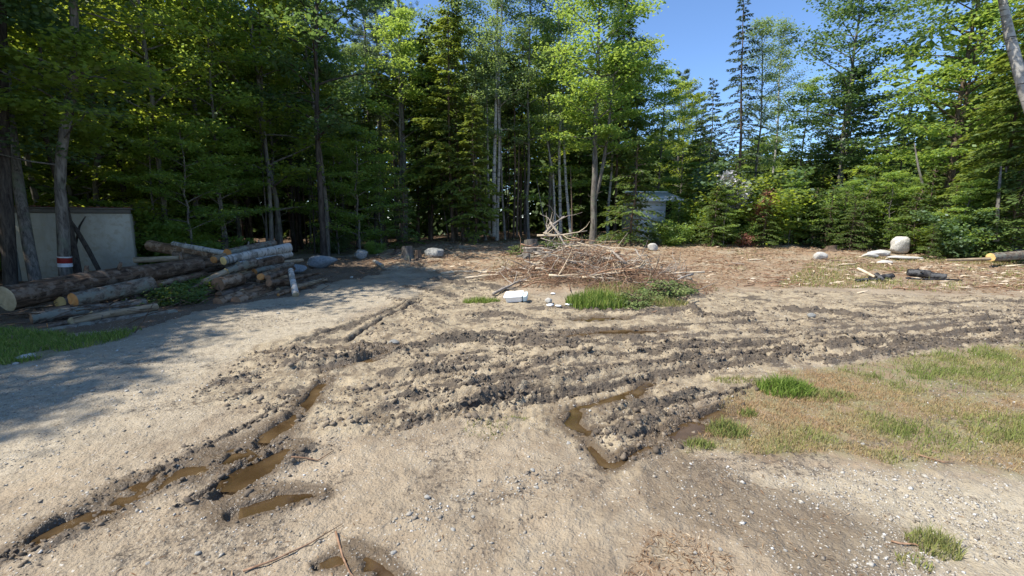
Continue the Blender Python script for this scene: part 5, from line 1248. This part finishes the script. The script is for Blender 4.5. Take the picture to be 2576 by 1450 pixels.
# prominent front trees, left to right -------------------------------------------------
# painted tree: custom trunk
def painted_tree():
    Y = 11.6; p0 = at(165, 700, Y); p0[2] = -.1
    P = np.array([p0, at(163, 660, Y), at(157, 560, Y), at(151, 470, Y), at(154, 390, Y), at(163, 320, Y), at(180, 250, Y), at(190, 150, Y), at(185, 0, Y), at(180, -200, Y)])
    r_ = np.random.default_rng(5); root = empty('maple_tree', tuple(p0)); Pl = P - p0
    rad = np.array([.15, .14, .125, .115, .11, .105, .10, .09, .08, .04]); V, Qs = tube(Pl, rad, 14, False, .035, r_)
    obj('trunk', make_mesh('trunk', V, [Qs], M['bark_grey']), root)
    def band(y0, y1, col, lb):
        zz = [at(163, y, Y)[2] - p0[2] for y in (y1, y0)]; q = [np.array([np.interp(z, Pl[:, 2], Pl[:, i]) for i in range(3)]) for z in np.linspace(zz[0], zz[1], 4)]
        rr = [np.interp(z[2], Pl[:, 2], rad) * 1.035 + .004 for z in q]; V, Qs = tube(np.array(q), rr, 20, False, .008, r_)
        o = obj('painted_band', make_mesh('painted_band', V, [Qs], mat_simple('paint_' + lb.split()[0], col, [c * .75 for c in col], 20, .6)), root); o['label'] = lb
    band(645, 648, (.72, .70, .68), 'white upper edge stripe'); band(648, 662, (.28, .025, .02), 'red painted ring'); band(662, 671, (.76, .76, .78), 'white lower ring')
    lf = MB(); tb = MB()
    for k in range(26):
        z = r_.uniform(3.0, 10.5); b0 = np.array([np.interp(z, Pl[:, 2], Pl[:, i]) for i in range(3)]); an = r_.uniform(-1.2, 2.6) - 1.2; L = r_.uniform(1.0, 3.2)
        d = np.array([math.cos(an), math.sin(an), r_.uniform(-.05, .4)]); B = stick_path(b0, b0 + d * L, .03, 6, r_, .03); V, Qs = tube(B, np.linspace(.025, .005, 6), 4); tb.add(V, Qs)
        pts = [B[2:]]
        for q in range(2, 6):
            for s in (-1, 1):
                e = B[q] + (unit(np.cross(d, [0, 0, 1])) * s + d * .6) * L * .25 * r_.uniform(.4, 1.1); pts.append(np.linspace(B[q], e, 3)[1:]); V, Qs = tube(np.stack([B[q], (B[q] + e) / 2, e]), [.006, .004, .003], 3); tb.add(V, Qs)
        pts = np.concatenate(pts); add_leaves(lf, pts, 11, .17, .13, r_, .5, np.clip(r_.normal(.5, .25) + r_.normal(0, .1, len(pts)), 0, 1), .3, .8)
    obj('limb', tb.mesh('limb', M['bark_grey']), root); obj('crown', lf.mesh('crown', M['maple']), root)
    tag(root, 'maple trunk with a red and white painted ring in front of the beige shed', 'tree')
painted_tree()
def leaning(pts, rad, bark, label, name='leaning_tree', cat='tree', crown=None):
    P = np.array([at(*p) for p in pts]); o0 = P[0].copy(); root = empty(name, tuple(o0)); V, Qs = tube(P - o0, rad, 10, False, .05)
    obj('trunk', make_mesh('trunk', V, [Qs], M[bark]), root)
    if crown: obj('crown', crown(P - o0), root)
    tag(root, label, cat); return root
def side_leaves(h0, h1, n, Lr, seed, leaf='maple', size=.13):
    def f(P):
        r_ = np.random.default_rng(seed); lf = MB()
        for k in range(n):
            z = r_.uniform(h0, h1) * P[-1, 2]; b0 = np.array([np.interp(z, P[:, 2], P[:, i]) for i in range(3)]); an = r_.uniform(0, 6.28); L = r_.uniform(*Lr)
            d = np.array([math.cos(an), math.sin(an), r_.uniform(-.1, .35)]); B = stick_path(b0, b0 + d * L, .02, 6, r_, .03)
            pts = [B[1:]]
            for q in range(2, 6):
                for s in (-1, 1): e = B[q] + (unit(np.cross(d, [0, 0, 1])) * s + d * .6) * L * .25 * r_.uniform(.4, 1.1); pts.append(np.linspace(B[q], e, 3)[1:])
            pts = np.concatenate(pts); add_leaves(lf, pts, 10, .18, size, r_, .5, np.clip(r_.normal(.5, .25) + r_.normal(0, .1, len(pts)), 0, 1), .3, .75)
        return lf.mesh('crown', M[leaf])
    return f
leaning([(92, 725, 11.0), (72, 620, 11.2), (52, 500, 11.5), (40, 420, 11.8), (20, 250, 12.2), (0, 0, 12.6), (-20, -250, 13)], [.13, .12, .115, .11, .10, .08, .04], 'bark_grey', 'rough grey trunk leaning left just left of the painted tree', crown=side_leaves(.4, 1, 26, (1, 2.8), 3))
leaning([(30, 735, 10.6), (18, 560, 10.8), (8, 400, 11), (5, 200, 11.3), (0, -200, 11.6)], [.13, .125, .12, .11, .07], 'bark_dark', 'dark trunk at the left picture edge beside the shed corner', crown=side_leaves(.4, 1, 26, (1, 3), 4))
leaning([(-30, 760, 9.6), (-36, 560, 9.8), (-30, 300, 10), (-30, -200, 10.6)], [.13, .12, .11, .08], 'bark_dark', 'dark trunk cut off by the left picture edge', crown=side_leaves(.4, 1, 26, (1, 3), 5, 'oak'))
leaning([(200, 705, 12.0), (188, 640, 12.1), (172, 560, 12.2), (160, 500, 12.3), (138, 430, 12.5), (110, 330, 12.8), (100, 100, 13.2)], [.1, .09, .085, .08, .07, .06, .03], 'bark_dark', 'dark trunk leaning left directly behind the painted tree', crown=side_leaves(.55, 1, 16, (.8, 2.2), 6))
leaning([(256, 694, 12.2), (222, 630, 12.3), (196, 585, 12.4), (168, 545, 12.4)], [.055, .06, .06, .045], 'bark_dark', 'bare dead pole leaning against the front of the beige shed', 'dead_pole', 'dead pole')
leaning([(188, 628, 12.4), (200, 570, 12.5), (215, 545, 12.6)], [.03, .025, .015], 'bark_dark', 'short dead fork standing before the shed wall right of the painted tree', 'dead_pole', 'dead pole')
P4 = K['poleB']
def thin(pts, r0, bark, label, leafn=8, leaf='beech', seed=0, name='thin_tree', h0=.6, Lr=(.6, 1.8), size=.13):
    n = len(pts); rad = np.linspace(r0, r0 * .35, n)
    return leaning(pts, rad, bark, label, name, 'tree', side_leaves(h0, 1, leafn, Lr, seed, leaf, size) if leafn else None)
thin([(684, 645, 19), (682, 560, 19.2), (676, 440, 19.5), (664, 320, 20), (655, 150, 20.5), (650, -60, 21)], .105, 'bark_grey', 'pale straight thin trunk rising behind the right part of the log pile', 22, 'maple', 31, h0=.45)
thin([(672, 640, 20), (668, 520, 20), (658, 400, 20.4), (650, 250, 21)], .05, 'bark_grey', 'slender twin trunk close behind the pale straight one', 6, 'maple', 32)
thin([(678, 620, 21), (655, 520, 21.2), (632, 400, 21.6)], .04, 'bark_grey', 'bare thin sapling leaning left before the dark gap', 0, 'maple', 33)
thin([(826, 652, 20), (822, 520, 20.3), (805, 380, 20.8), (785, 240, 21.3), (765, 100, 22), (750, -100, 22.5)], .10, 'bark_grey', 'long curved trunk leaning left with loose leaves at its top', 22, 'oak', 34, h0=.6, Lr=(.8, 2.4))
thin([(792, 640, 21), (788, 520, 21), (780, 430, 21.4)], .045, 'bark_dark', 'short dark pole left of the long curved trunk', 0, 'oak', 35)
thin([(1018, 605, 25), (1020, 500, 25.3), (1012, 300, 26), (1002, 0, 27), (1000, -200, 27)], .17, 'bark_grey', 'tall straight grey pine trunk left of the central hemlock', 18, 'birchleaf', 36, h0=.55, Lr=(.8, 2.4), size=.11)
thin([(1166, 606, 24.5), (1160, 500, 24.7), (1152, 380, 25), (1145, 250, 25.5)], .13, 'bark_brown', 'brown trunk under the bright central hemlock', 0, 'hemlock', 37)
thin([(1222, 606, 24.0), (1205, 490, 24.3), (1186, 400, 24.6), (1180, 330, 25)], .085, 'bark_grey', 'grey trunk leaning left just left of the white birch', 0, 'hemlock', 38)
thin([(1243, 596, 24.8), (1243, 440, 25), (1247, 300, 25.3), (1250, 130, 25.8), (1252, -60, 26.5)], .125, 'bark_birch', 'white birch trunk, the brightest of the central group', 22, 'birchleaf', 39, 'birch_tree', .5, (.7, 2.2), .11)
thin([(1232, 594, 25.2), (1228, 440, 25.5), (1226, 300, 25.8), (1222, 60, 26.5)], .075, 'bark_birch', 'slim second birch close left of the white birch', 12, 'birchleaf', 40, 'birch_tree', .6, (.6, 1.6), .11)
thin([(1271, 604, 24.2), (1264, 500, 24.4), (1260, 380, 24.8), (1258, 250, 25.4)], .07, 'bark_grey', 'thin grey trunk just right of the white birch', 0, 'hemlock', 41)
thin([(1300, 596, 26), (1304, 480, 26), (1306, 350, 26.6)], .08, 'bark_brown', 'first dim trunk right of the thin grey trunk beside the birch', 0, 'hemlock', 42)
thin([(1320, 590, 27), (1321, 470, 27), (1318, 340, 27.6)], .10, 'bark_dark', 'thick dim trunk midway between birch and forked maple', 0, 'hemlock', 43)
thin([(1378, 600, 25), (1362, 520, 25), (1350, 450, 25.3)], .04, 'bark_grey', 'bare sapling slanting left behind the brush pile', 0, 'hemlock', 44)
thin([(1398, 590, 26), (1392, 440, 26.4), (1372, 330, 26.8), (1362, 220, 27.4)], .07, 'bark_birch', 'slightly bent pale birch above the brush pile', 10, 'birchleaf', 45, 'birch_tree', .6, (.6, 1.8), .11)
thin([(1436, 596, 25.5), (1425, 480, 26), (1415, 300, 26.6), (1420, 150, 27.2), (1432, 0, 28)], .09, 'bark_birch', 'pale forked birch with its top left of the maple crown', 18, 'birchleaf', 46, 'birch_tree', .55, (.8, 2.2), .11)
thin([(1440, 600, 24.6), (1438, 500, 24.8), (1435, 420, 25)], .05, 'bark_brown', 'short dim pole just left of the forked maple', 0, 'hemlock', 47)
thin([(1130, 606, 25), (1115, 520, 25.2), (1108, 440, 25.5)], .045, 'bark_brown', 'bare pole left of the brown hemlock trunk', 0, 'hemlock', 48)
thin([(1145, 604, 25.4), (1128, 500, 25.7), (1120, 420, 26)], .045, 'bark_grey', 'second bare pole left of the brown hemlock trunk', 0, 'hemlock', 49)
# forked maple, bright crown
mA = broadleaf(61, 13.5, 3.1, .36, .17, 34, 18, size=.18, leaf='beech', up=.45, forks=((2.2, 1.1, -.2, 9.5, .10),), wob=.03, bark='bark_grey', dead=4, spread=.30)
tree('mapleX', at(1491, 612, 23.5)[0], 23.5, 1, 0, 'forked maple with a pale straight trunk and bright yellow-green crown', meshes=mA, name='maple_tree')
# right: double-trunk maple and hemlocks
m2 = broadleaf(62, 14.6, 3.6, .30, .14, 42, 17, size=.19, leaf='oak', up=.5, forks=((.3, .5, .3, 9.5, .11),), bark='bark_grey', dead=4, spread=.28)
tree('mapleX', at(2095, 600, 26)[0], 26, 1, 0, 'tall broad maple with twin trunks standing alone against the sky', meshes=m2, name='maple_tree')
px_tree('hemC', 2110, 28.5, .95, None, 'dark hemlock filling the lower crown of the twin-trunk maple')
m3 = broadleaf(63, 15.5, 3.8, .14, .13, 48, 18, size=.18, leaf='beech', up=.25, forks=((.3, .45, .2, 11, .11),), bark='bark_brown', dead=4, spread=.28, flatz=.22)
tree('mapleX', at(2365, 612, 21.5)[0], 21.5, .98, 0, 'large layered beech with brown twin trunks, right of the upright boulder', meshes=m3, name='beech_tree')
sR = conifer(64, 15.8, 2.1, .20, .11, 105, 170, leaf='spruce', bark='bark_brown', droop=.34, size=.19, wid=.26, el0=.12, dead=30, deadlen=1.6)
tree('spruceX', at(1858, 612, 24)[0], 24, .80, 0, 'tallest sparse spruce with drooping dead lower limbs at the right edge of the sky gap', meshes=sR, name='spruce_tree', tilt=(-.05, 0))
px_tree('spruceB', 1778, 26, .74, None, 'thin spruce left of the tallest sparse spruce')
px_tree('birchB', 1888, 25, .82, None, 'slim grey birch just right of the tallest sparse spruce')
px_tree('birchA', 1935, 28, .82, None, 'loose-crowned birch between the spruce and the twin-trunk maple')
px_tree('mapleB', 1990, 30, .78, None, 'leafy young maple left of the twin-trunk maple')
px_tree('hemC', 1975, 29, .62, None, 'low dark hemlock under the leafy young maple')
px_tree('hemC', 2190, 30, .72, None, 'dark hemlock in the notch of sky right of the twin-trunk maple')
px_tree('spruceB', 2245, 27, .72, None, 'short spruce between the twin-trunk maple and the layered beech')
px_tree('beechS', 2228, 20.5, .62, None, 'pale layered young maple behind the upright boulder', zs=.85)
px_tree('beechS', 2420, 17.5, .52, None, 'small bright maple right of the layered beech', zs=.9)
px_tree('hemBr', 2515, 18, .80, None, 'yellow-green hemlock at the right edge with two grey trunks')
px_tree('hemA', 2590, 17, .85, None, 'hemlock cut off by the right picture edge')
px_tree('hemC', 2455, 22, .95, None, 'dark hemlock behind the layered beech, right side')
thin([(2506, 608, 16.5), (2510, 520, 16.6), (2518, 420, 17)], .085, 'bark_grey', 'left one of two bare grey trunks near the right edge', 0, 'hemlock', 50)
thin([(2538, 602, 17), (2536, 500, 17.1), (2530, 420, 17.4)], .08, 'bark_grey', 'right one of two bare grey trunks near the right edge', 0, 'hemlock', 51)
thin([(2680, 640, 14.5), (2640, 400, 14.6), (2576, 230, 14.8), (2540, 90, 15), (2520, -10, 15.2), (2505, -150, 15.5)], .20, 'bark_birch', 'big pale birch leaning left at the upper right corner', 20, 'oak', 52, 'birch_tree', .75, (.8, 2.4), .13)
thin([(2325, 480, 20), (2310, 420, 20), (2300, 360, 20.5)], .06, 'bark_grey', 'thin crooked grey stem left of the layered beech', 0, 'hemlock', 53)
px_tree('hemBr', 1140, 24.6, 1.0, None, 'central hemlock with bright yellow-green left edge')
px_tree('hemA', 1085, 27, .98, None, 'dark hemlock left behind the central bright one')
px_tree('birchB', 1180, 25.5, 1.0, None, 'airy birch crown over the central hemlock')
px_tree('hemS', 1583, 22.2, 1.28, None, 'small sparse hemlock on a thin straight stem in front of the white shed')
px_tree('mapleA', 1590, 31, .86, None, 'bright leafy maple right of the forked maple')
px_tree('mapleB', 1650, 32, .88, None, 'rounded maple stepping down towards the sky gap')
px_tree('hemB', 1545, 29.5, 1.0, None, 'dark hemlock behind the fork of the maple')
px_tree('birchA', 1530, 29.8, 1.0, None, 'tall birch crown directly right of the forked maple top')
px_tree('beechS', 905, 20.5, .86, None, 'bright young beech below the pines left of centre')
px_tree('beechS', 960, 21.5, .70, None, 'second bright young beech, to the right of the first')
px_tree('birchA', 1250, 25.6, 1.05, None, 'birch crown over the white birch trunk')
px_tree('birchB', 1330, 25.8, 1.05, None, 'fine-leaved crown between the white birch and the brush pile')
px_tree('birchA', 1410, 26.2, 1.0, None, 'high silvery birch crown left of the forked maple')
px_tree('mapleB', 1385, 27.5, .98, None, 'yellow-green maple tucked left of the forked maple')
px_tree('hemBs', 1200, 23.6, .85, None, 'shorter bright hemlock right of the central one')
px_tree('mapleB', 1010, 25.5, .95, None, 'loose maple crown right of the tiered pine')
px_tree('mapleB', 560, 17.6, .80, None, 'sunlit maple spray above the right end of the birch logs')
px_tree('beechS', 480, 15.5, .75, None, 'small maple with lit leaves above the sloping log')
px_tree('beechS', 560, 17.5, .80, None, 'young beech just behind the birch logs')
px_tree('hemS', 1010, 21.2, .75, None, 'small hemlock with one bright bough left of the brown trunk')
px_tree('beechS', 850, 22, .80, None, 'young beech left of the brightest one')
px_tree('pineA', 945, 30, 1.0, None, 'pine with level tiers of boughs against the sky, left of centre')
px_tree('pineB', 962, 33, .95, None, 'taller pine close behind the tiered pine')
px_tree('pineB', 820, 33, 1.0, None, 'thickest pine trunk, rising behind the long curved trunk')
px_tree('pineA', 1005, 31, .95, None, 'open-crowned pine right of the tiered pine')
px_tree('mapleA', 1705, 37, .80, None, 'leafy maple closing the bottom of the sky gap')
px_tree('hemBs', 1745, 33, .95, None, 'bright hemlock at the right foot of the sky gap')
px_tree('pineA', 1695, 46, .86, None, 'distant dark pine in the sky gap above the white shed')
px_tree('pineA', 1735, 50, .80, None, 'farther pine right of the one above the white shed')
px_tree('mapleC', 505, 19, 1.0, None, 'maple with yellow sunlit sprays behind the pile, left')
px_tree('mapleC', 600, 22, 1.0, None, 'maple with yellow sunlit sprays above the dark gap')
px_tree('mapleA', 420, 16.5, .95, None, 'leafy maple just right of the beige shed')
px_tree('beechS', 400, 16, .80, None, 'low shaded beech right of the beige shed')
px_tree('mapleC', 260, 17.5, .95, None, 'maple towering behind the beige shed')
px_tree('oakA', 330, 19.5, 1.0, None, 'dark-leaved tree behind the shed roof')
px_tree('mapleA', 100, 16.5, .9, None, 'maple behind the left end of the shed roof')
px_tree('hemC', 480, 19.5, .60, None, 'low dark hemlock behind the sloping log')
px_tree('oakA', 740, 24, 1.0, None, 'dark-leaved tree between the two thin trunks')
px_tree('mapleB', 870, 26, .85, None, 'sunlit maple under the thick pine')
px_tree('hemS', 1830, 23.2, 1.0, None, 'small hemlock under the tallest sparse spruce')

# shrubs along the right edge
sh_list = [('shrubA', 1800, 23.2, 1.1, 'leafy bush left of the spruce foot'), ('shrubD', 1845, 23.8, 1.1, 'tall bush round the spruce foot'), ('shrubA', 1900, 22.8, 1.15, 'bush with large leaves right of the spruce foot'), ('shrubB', 1760, 24.0, .8, 'bush in front of the shed dark bay'), ('shrubC', 1700, 23.0, .6, 'low bush below the white shed'), ('shrubB', 1690, 22.0, .7, 'small bright bush beside the small white boulder'), ('shrubC', 1790, 21.5, .8, 'pale low bush in front of the spruce'), ('shrubA', 1960, 23, 1.1, 'bush midway from spruce to twin-trunk maple'), ('shrubD', 2010, 24, 1.0, 'darker bush left of the twin-trunk maple'), ('shrubB', 2060, 22.5, .95, 'fine-leaved bush before the twin-trunk maple'), ('fir', 2120, 21.5, .9, 'little fir before the twin-trunk maple'), ('fir', 2170, 20.5, .9, 'little fir left of the upright boulder'), ('shrubC', 2140, 20, .85, 'ferny low bush behind the flat rocks'), ('fir', 2300, 19.0, .9, 'little fir right behind the upright boulder'), ('shrubC', 2250, 21, 1.1, 'low bush behind the upright boulder'), ('shrubA', 2350, 18.6, .85, 'bush around the foot of the layered beech'), ('shrubD', 2410, 17.4, .75, 'large-leaved bush right of the beech foot'), ('shrubB', 2470, 17.2, .9, 'bush left of the two bare grey trunks'), ('fir', 2550, 16.6, 1.1, 'little fir at the right edge'), ('shrubC', 2340, 17.2, .5, 'reddish low bush right of the upright boulder'), ('shrubB', 2190, 23, 1.1, 'bush in half shade behind the little firs'), ('shrubA', 2100, 25, 1.2, 'tall bush at the maple twin trunks'), ('shrubA', 2280, 23, 1.2, 'tall bush under the layered beech'), ('fir', 2040, 21.8, .7, 'smallest fir near the low reddish stump'), ('shrubC', 1985, 22, .7, 'small yellowing bush near the low reddish stump'), ('shrubB', 940, 19.5, .35, 'small leafy plant between the two shaded boulders'), ('shrubC', 830, 22.5, .9, 'dim bush behind the long blue-grey boulder'), ('shrubB', 380, 15, .9, 'dim bush at the right corner of the beige shed'), ('shrubA', 430, 15.5, 1.0, 'shaded bush behind the torn end of the sloping log'), ('shrubA', 470, 17, 1.0, 'shaded bush behind the white birch pole'), ('shrubC', 1640, 24.5, .45, 'low bush in front of the white shed corner')]
for kd, px, Y, sc, lb in sh_list:
    if kd == 'shrubC' and px > 1600: kd = rnd.choice(['hemS', 'shrubB', 'shrubE']); sc *= .6 if kd == 'hemS' else 1
    px_tree(kd, px, Y, sc * (1.55 if 1740 < px < 2120 else 1.15), None, lb)
pv = shrub(91, 2.4, .55, 5, 26, .11, 'pale', 'bark_brown', .14); q = tree('shrubX', at(1832, 600, 22.3)[0], 22.3, 1.0, None, 'vine turned pale silver-leaved, hanging on the spruce trunk', meshes=pv, name='climbing_vine', cat='vine', zoff=1.6)
bv = shrub(92, 1.8, .7, 5, 16, .10, 'brownleaf', 'bark_brown', .14); tree('shrubX', at(1900, 600, 22.2)[0], 22.2, 1.0, None, 'withered brown-leaved bush right of the silver-leaved vine', meshes=bv, name='shrub', zoff=.9)
bv2 = shrub(93, .7, .6, 6, 10, .08, 'brownleaf', 'bark_brown', .12); tree('shrubX', at(1870, 600, 21.6)[0], 21.6, 1.0, None, 'low rusty withered bush at the spruce foot', meshes=bv2, name='shrub')
# green pine boughs thrown on the brush heap and on the log pile
pb = conifer(94, .45, .8, .02, .02, 34, 60, size=.10, leaf='bough', droop=.1, dead=0, shape=.4); pd_ = shrub(95, .4, .8, 9, 22, .10, 'hemlock', 'bark_brown', .13, .4)
for (px, py, sc, lb) in [(1655, 750, .8, 'cut pine boughs lying right of the tall grass'), (1700, 738, .6, 'cut pine boughs at the right foot of the brush pile'), (1590, 772, .6, 'small cut bough at the edge of the mud before the brush pile'), (1400, 630, 1.1, 'yellowing boughs heaped behind the tall grey stump'), (1310, 640, .8, 'bough lying left of the tall grey stump'), (470, 745, .75, 'dark boughs lying on the log pile between the two stacks'), (420, 765, .7, 'dark boughs over the ends of the lower left logs'), (500, 722, .6, 'dark bough hanging beside the short brown stub')]:
    q = gp(px, py); tree('shrubX', q[0], q[1], sc, None, lb, meshes=pd_ if px < 600 else pb, name='cut_bough', cat='cut boughs')

sap = [('beechS', 1820, 21.6, .42), ('hemS', 1920, 21.4, .55), ('beechS', 1985, 21.9, .48), ('hemS', 2075, 21.2, .7), ('beechS', 2130, 22.4, .5), ('hemS', 2215, 21.4, .85), ('beechS', 2300, 20.6, .5), ('hemS', 2390, 18.8, .7), ('beechS', 2450, 18.6, .42), ('hemS', 2500, 16.9, .6), ('beechS', 2560, 17.6, .45), ('hemS', 2020, 22.6, .9), ('shrubE', 2260, 19.6, .5), ('shrubE', 1870, 21.5, .6), ('hemS', 2340, 19.4, .9), ('beechS', 2180, 23.6, .7), ('hemBs', 2060, 25.5, .5), ('hemBs', 2310, 24, .6)]
for kd, px, Y, sc in sap: px_tree(kd, px, Y, sc, None, {'b': 'broadleaf sapling', 'h': 'hemlock sapling', 's': 'leafy sapling'}[kd[0]] + ' at the ragged forest edge on the right', group='saplings along the right forest edge')
# the mass of trees behind ---------------------------------------------------------------
def ok(x, y, dmin):
    return all((x - a) ** 2 + (y - b) ** 2 > dmin ** 2 for a, b in placed)
def fill(n, pxr, Yr, kinds, sc, dmin, labels, group, hcap=None):
    c = 0; tries = 0
    while c < n and tries < n * 60:
        tries += 1; px = rnd.uniform(*pxr); Y = rnd.uniform(*Yr); x = at(px, 600, Y)[0]
        if 1570 < px < 1750 and Y < 33: continue
        if -20.5 < x < -12 and 11 < Y < 16.5 and px > 10 and px < 390: continue
        if 1330 < px < 1590 and 24.2 < Y < 29.2: continue
        if not ok(x, Y, dmin): continue
        kd = rnd.choice(kinds); s = rnd.uniform(*sc)
        wh = next(t for q, t in PLACE if px < q)
        o = px_tree(kd, px, Y, s, None, labels[kd[0]] + ' ' + wh + (', farther back' if Y > 31 else ''), group=group); c += 1
PLACE = [(60, 'beyond the left end of the beige shed'), (380, 'behind the beige shed'), (560, 'behind the sloping log of the pile'), (760, 'behind the birch logs'), (900, 'behind the long curved trunk'), (1050, 'behind the pines and the stump pair'), (1190, 'behind the central hemlock'), (1290, 'behind the white birch'), (1430, 'behind the brush pile'), (1560, 'behind the forked maple'), (1760, 'behind the white shed'), (2000, 'behind the tallest spruce'), (2250, 'behind the twin-trunk maple'), (2450, 'behind the layered beech'), (9999, 'at the right edge of the forest')]
LB = {'h': 'dark hemlock', 'm': 'leafy maple', 'o': 'dark-leaved broadleaf tree', 'b': 'birch', 's': 'spruce', 'p': 'bare pole trunk in the dark'}
GB = 'trees of the forest behind the front row'
fill(26, (-200, 1560), (24, 30), ['hemA', 'hemBr', 'mapleB', 'birchB', 'mapleA', 'oakA', 'hemB'], (.85, 1.1), 1.9, LB, GB)
fill(26, (-200, 1560), (30, 42), ['hemW', 'hemW', 'hemA', 'mapleA', 'oakA'], (.8, 1.0), 2.2, LB, GB)
fill(11, (380, 830), (18, 25), ['mapleC', 'mapleB', 'oakA', 'mapleA', 'hemB'], (.85, 1.05), 2.0, LB, GB)
fill(10, (-500, 420), (17, 24), ['mapleC', 'mapleB', 'oakA', 'mapleA'], (.85, 1.05), 2.0, LB, GB)
fill(26, (700, 1480), (24.5, 30), ['pole', 'pole', 'poleB'], (.8, 1.1), .7, LB, 'bare poles in the dark of the forest')
fill(16, (1740, 2260), (27, 31), ['hemW', 'hemC', 'mapleB'], (.42, .6), 1.8, LB, GB)
fill(20, (1500, 2250), (33, 44), ['hemW', 'hemC', 'hemC'], (.5, .72), 2.0, LB, GB)
fill(10, (1560, 2250), (44, 60), ['hemW', 'hemC'], (.5, .75), 2.5, LB, GB)
fill(12, (2260, 2900), (22, 34), ['hemBr', 'mapleB', 'hemBs', 'oakA'], (.8, 1.0), 2.2, LB, GB)
# trees left of the picture whose crowns shade the left of the clearing
GS = 'trees along the left side of the clearing'
for k, (x, y, kd, s) in enumerate([(-13.4, 6.2, 'mapleC', .93), (-14.9, 11.4, 'oakA', 1.1), (-14.9, 3.7, 'mapleC', .98), (-14.9, 1.0, 'mapleA', .98), (-13.8, 9.0, 'mapleC', 1.12), (-16.5, 7.4, 'hemA', 1.0), (-17.5, 10.0, 'mapleA', 1.0), (-17.0, 13.5, 'hemW', 1.0)]):
    tree(kd, x, y, s, None, 'tree left of the clearing with crown in the upper left corner', group=GS)
# forest floor plants
b = MB(); pts = []
for _ in range(4200):
    px = rnd.uniform(-100, 2700); Y = rnd.uniform(22.5, 30)
    if px > 1500: Y -= rnd.uniform(0, 3.5) * (px - 1500) / 1000
    x = at(px, 600, Y)[0]
    if px < 1500 and rnd.random() < .8: continue
    if px < 400 or (2130 < px < 2370 and Y < 22): continue
    pts.append([x, Y, 0])
pts = np.array(pts); pts[:, 2] = gfast(pts[:, 0], pts[:, 1]) + rng.uniform(.02, .45, len(pts)) * (pts[:, 0] > 3)
add_leaves(b, pts, 9, .16, .09, rng, .6, rng.random(len(pts)), .5)
tag(obj('undergrowth', b.mesh('undergrowth', M['birchleaf'])), 'low green undergrowth under the trees on the right', kind='stuff')
# the far wood beyond, seen only as a mass
r_ = np.random.default_rng(77); b = MB(); P_, D_, N_, S_, T_ = [], [], [], [], []
spots = [(at(r_.uniform(-300, 1560), 600, Y)[0], Y, r_.uniform(12, 19)) for Y in r_.uniform(41, 62, 150)]
spots += [(at(r_.uniform(1500, 2300), 600, Y)[0], Y, r_.uniform(7, 10.5)) for Y in r_.uniform(48, 62, 40)]
spots += [(at(r_.uniform(2250, 3100), 600, Y)[0], Y, r_.uniform(10, 16)) for Y in r_.uniform(36, 58, 34)]
spots += [(x, r_.uniform(-6, 45), r_.uniform(11, 17)) for x in r_.uniform(-44, -27, 60)]
for (x, y, H) in spots:
    n = 760; f = r_.random(n); rr_ = (H * .24 * (1 - f) ** .55 + .4) * np.sqrt(r_.random(n)) * (1 + .25 * np.sin(f * 40)); a = r_.uniform(0, 6.28, n)
    P_.append(np.stack([x + np.cos(a) * rr_, y + np.sin(a) * rr_, f * H + float(base_h(x, y))], -1)); D_.append(np.stack([np.cos(a), np.sin(a), r_.uniform(-.8, .1, n)], -1)); N_.append(np.c_[r_.normal(0, .5, (n, 2)), np.ones(n)]); T_.append(np.clip(r_.normal(.4, .15) + r_.normal(0, .15, n), 0, 1))
P_, D_, N_, T_ = map(np.concatenate, (P_, D_, N_, T_)); L_ = r_.uniform(.55, 1.1, len(P_)); V, Qs = leaf_quads(P_, D_, N_, L_, L_ * .55)
b.add(V, Qs, tint=np.repeat(T_, 4)); tag(obj('far_wood', b.mesh('far_wood', M['hemlock'])), 'far wood closing the view behind the nearer trees', kind='stuff')
# say which one of several alike things is meant: their order from left to right
ORD = ['leftmost', 'second from left', 'third from left', 'fourth from left', 'fifth from left', 'sixth from left', 'seventh from left', 'eighth from left', 'ninth from left', 'tenth from left'] + ['number %d from left' % q for q in range(11, 60)]
same = {}
for o in bpy.data.objects:
    if o.parent is None and o.get('label') and o.get('category') and o.get('category') != 'branch': same.setdefault(o['label'], []).append(o)
for lb, os_ in same.items():
    if len(os_) > 1:
        os_ = sorted(os_, key=lambda o: o.location.x / max(o.location.y, .5)); nn_ = len(os_)
        for q, o in enumerate(os_):
            pre = ORD[q] if q < 10 else (ORD[nn_ - 1 - q].replace('left', 'right') if nn_ - 1 - q < 10 else 'middle of the row')
            o['label'] = ' '.join((pre + ': ' + lb).split()[:16])
print('objects', len(bpy.data.objects), 'tris', sum(len(m.loops) - 2 * len(m.polygons) for m in bpy.data.meshes), round(_t.time() - _t0, 1))
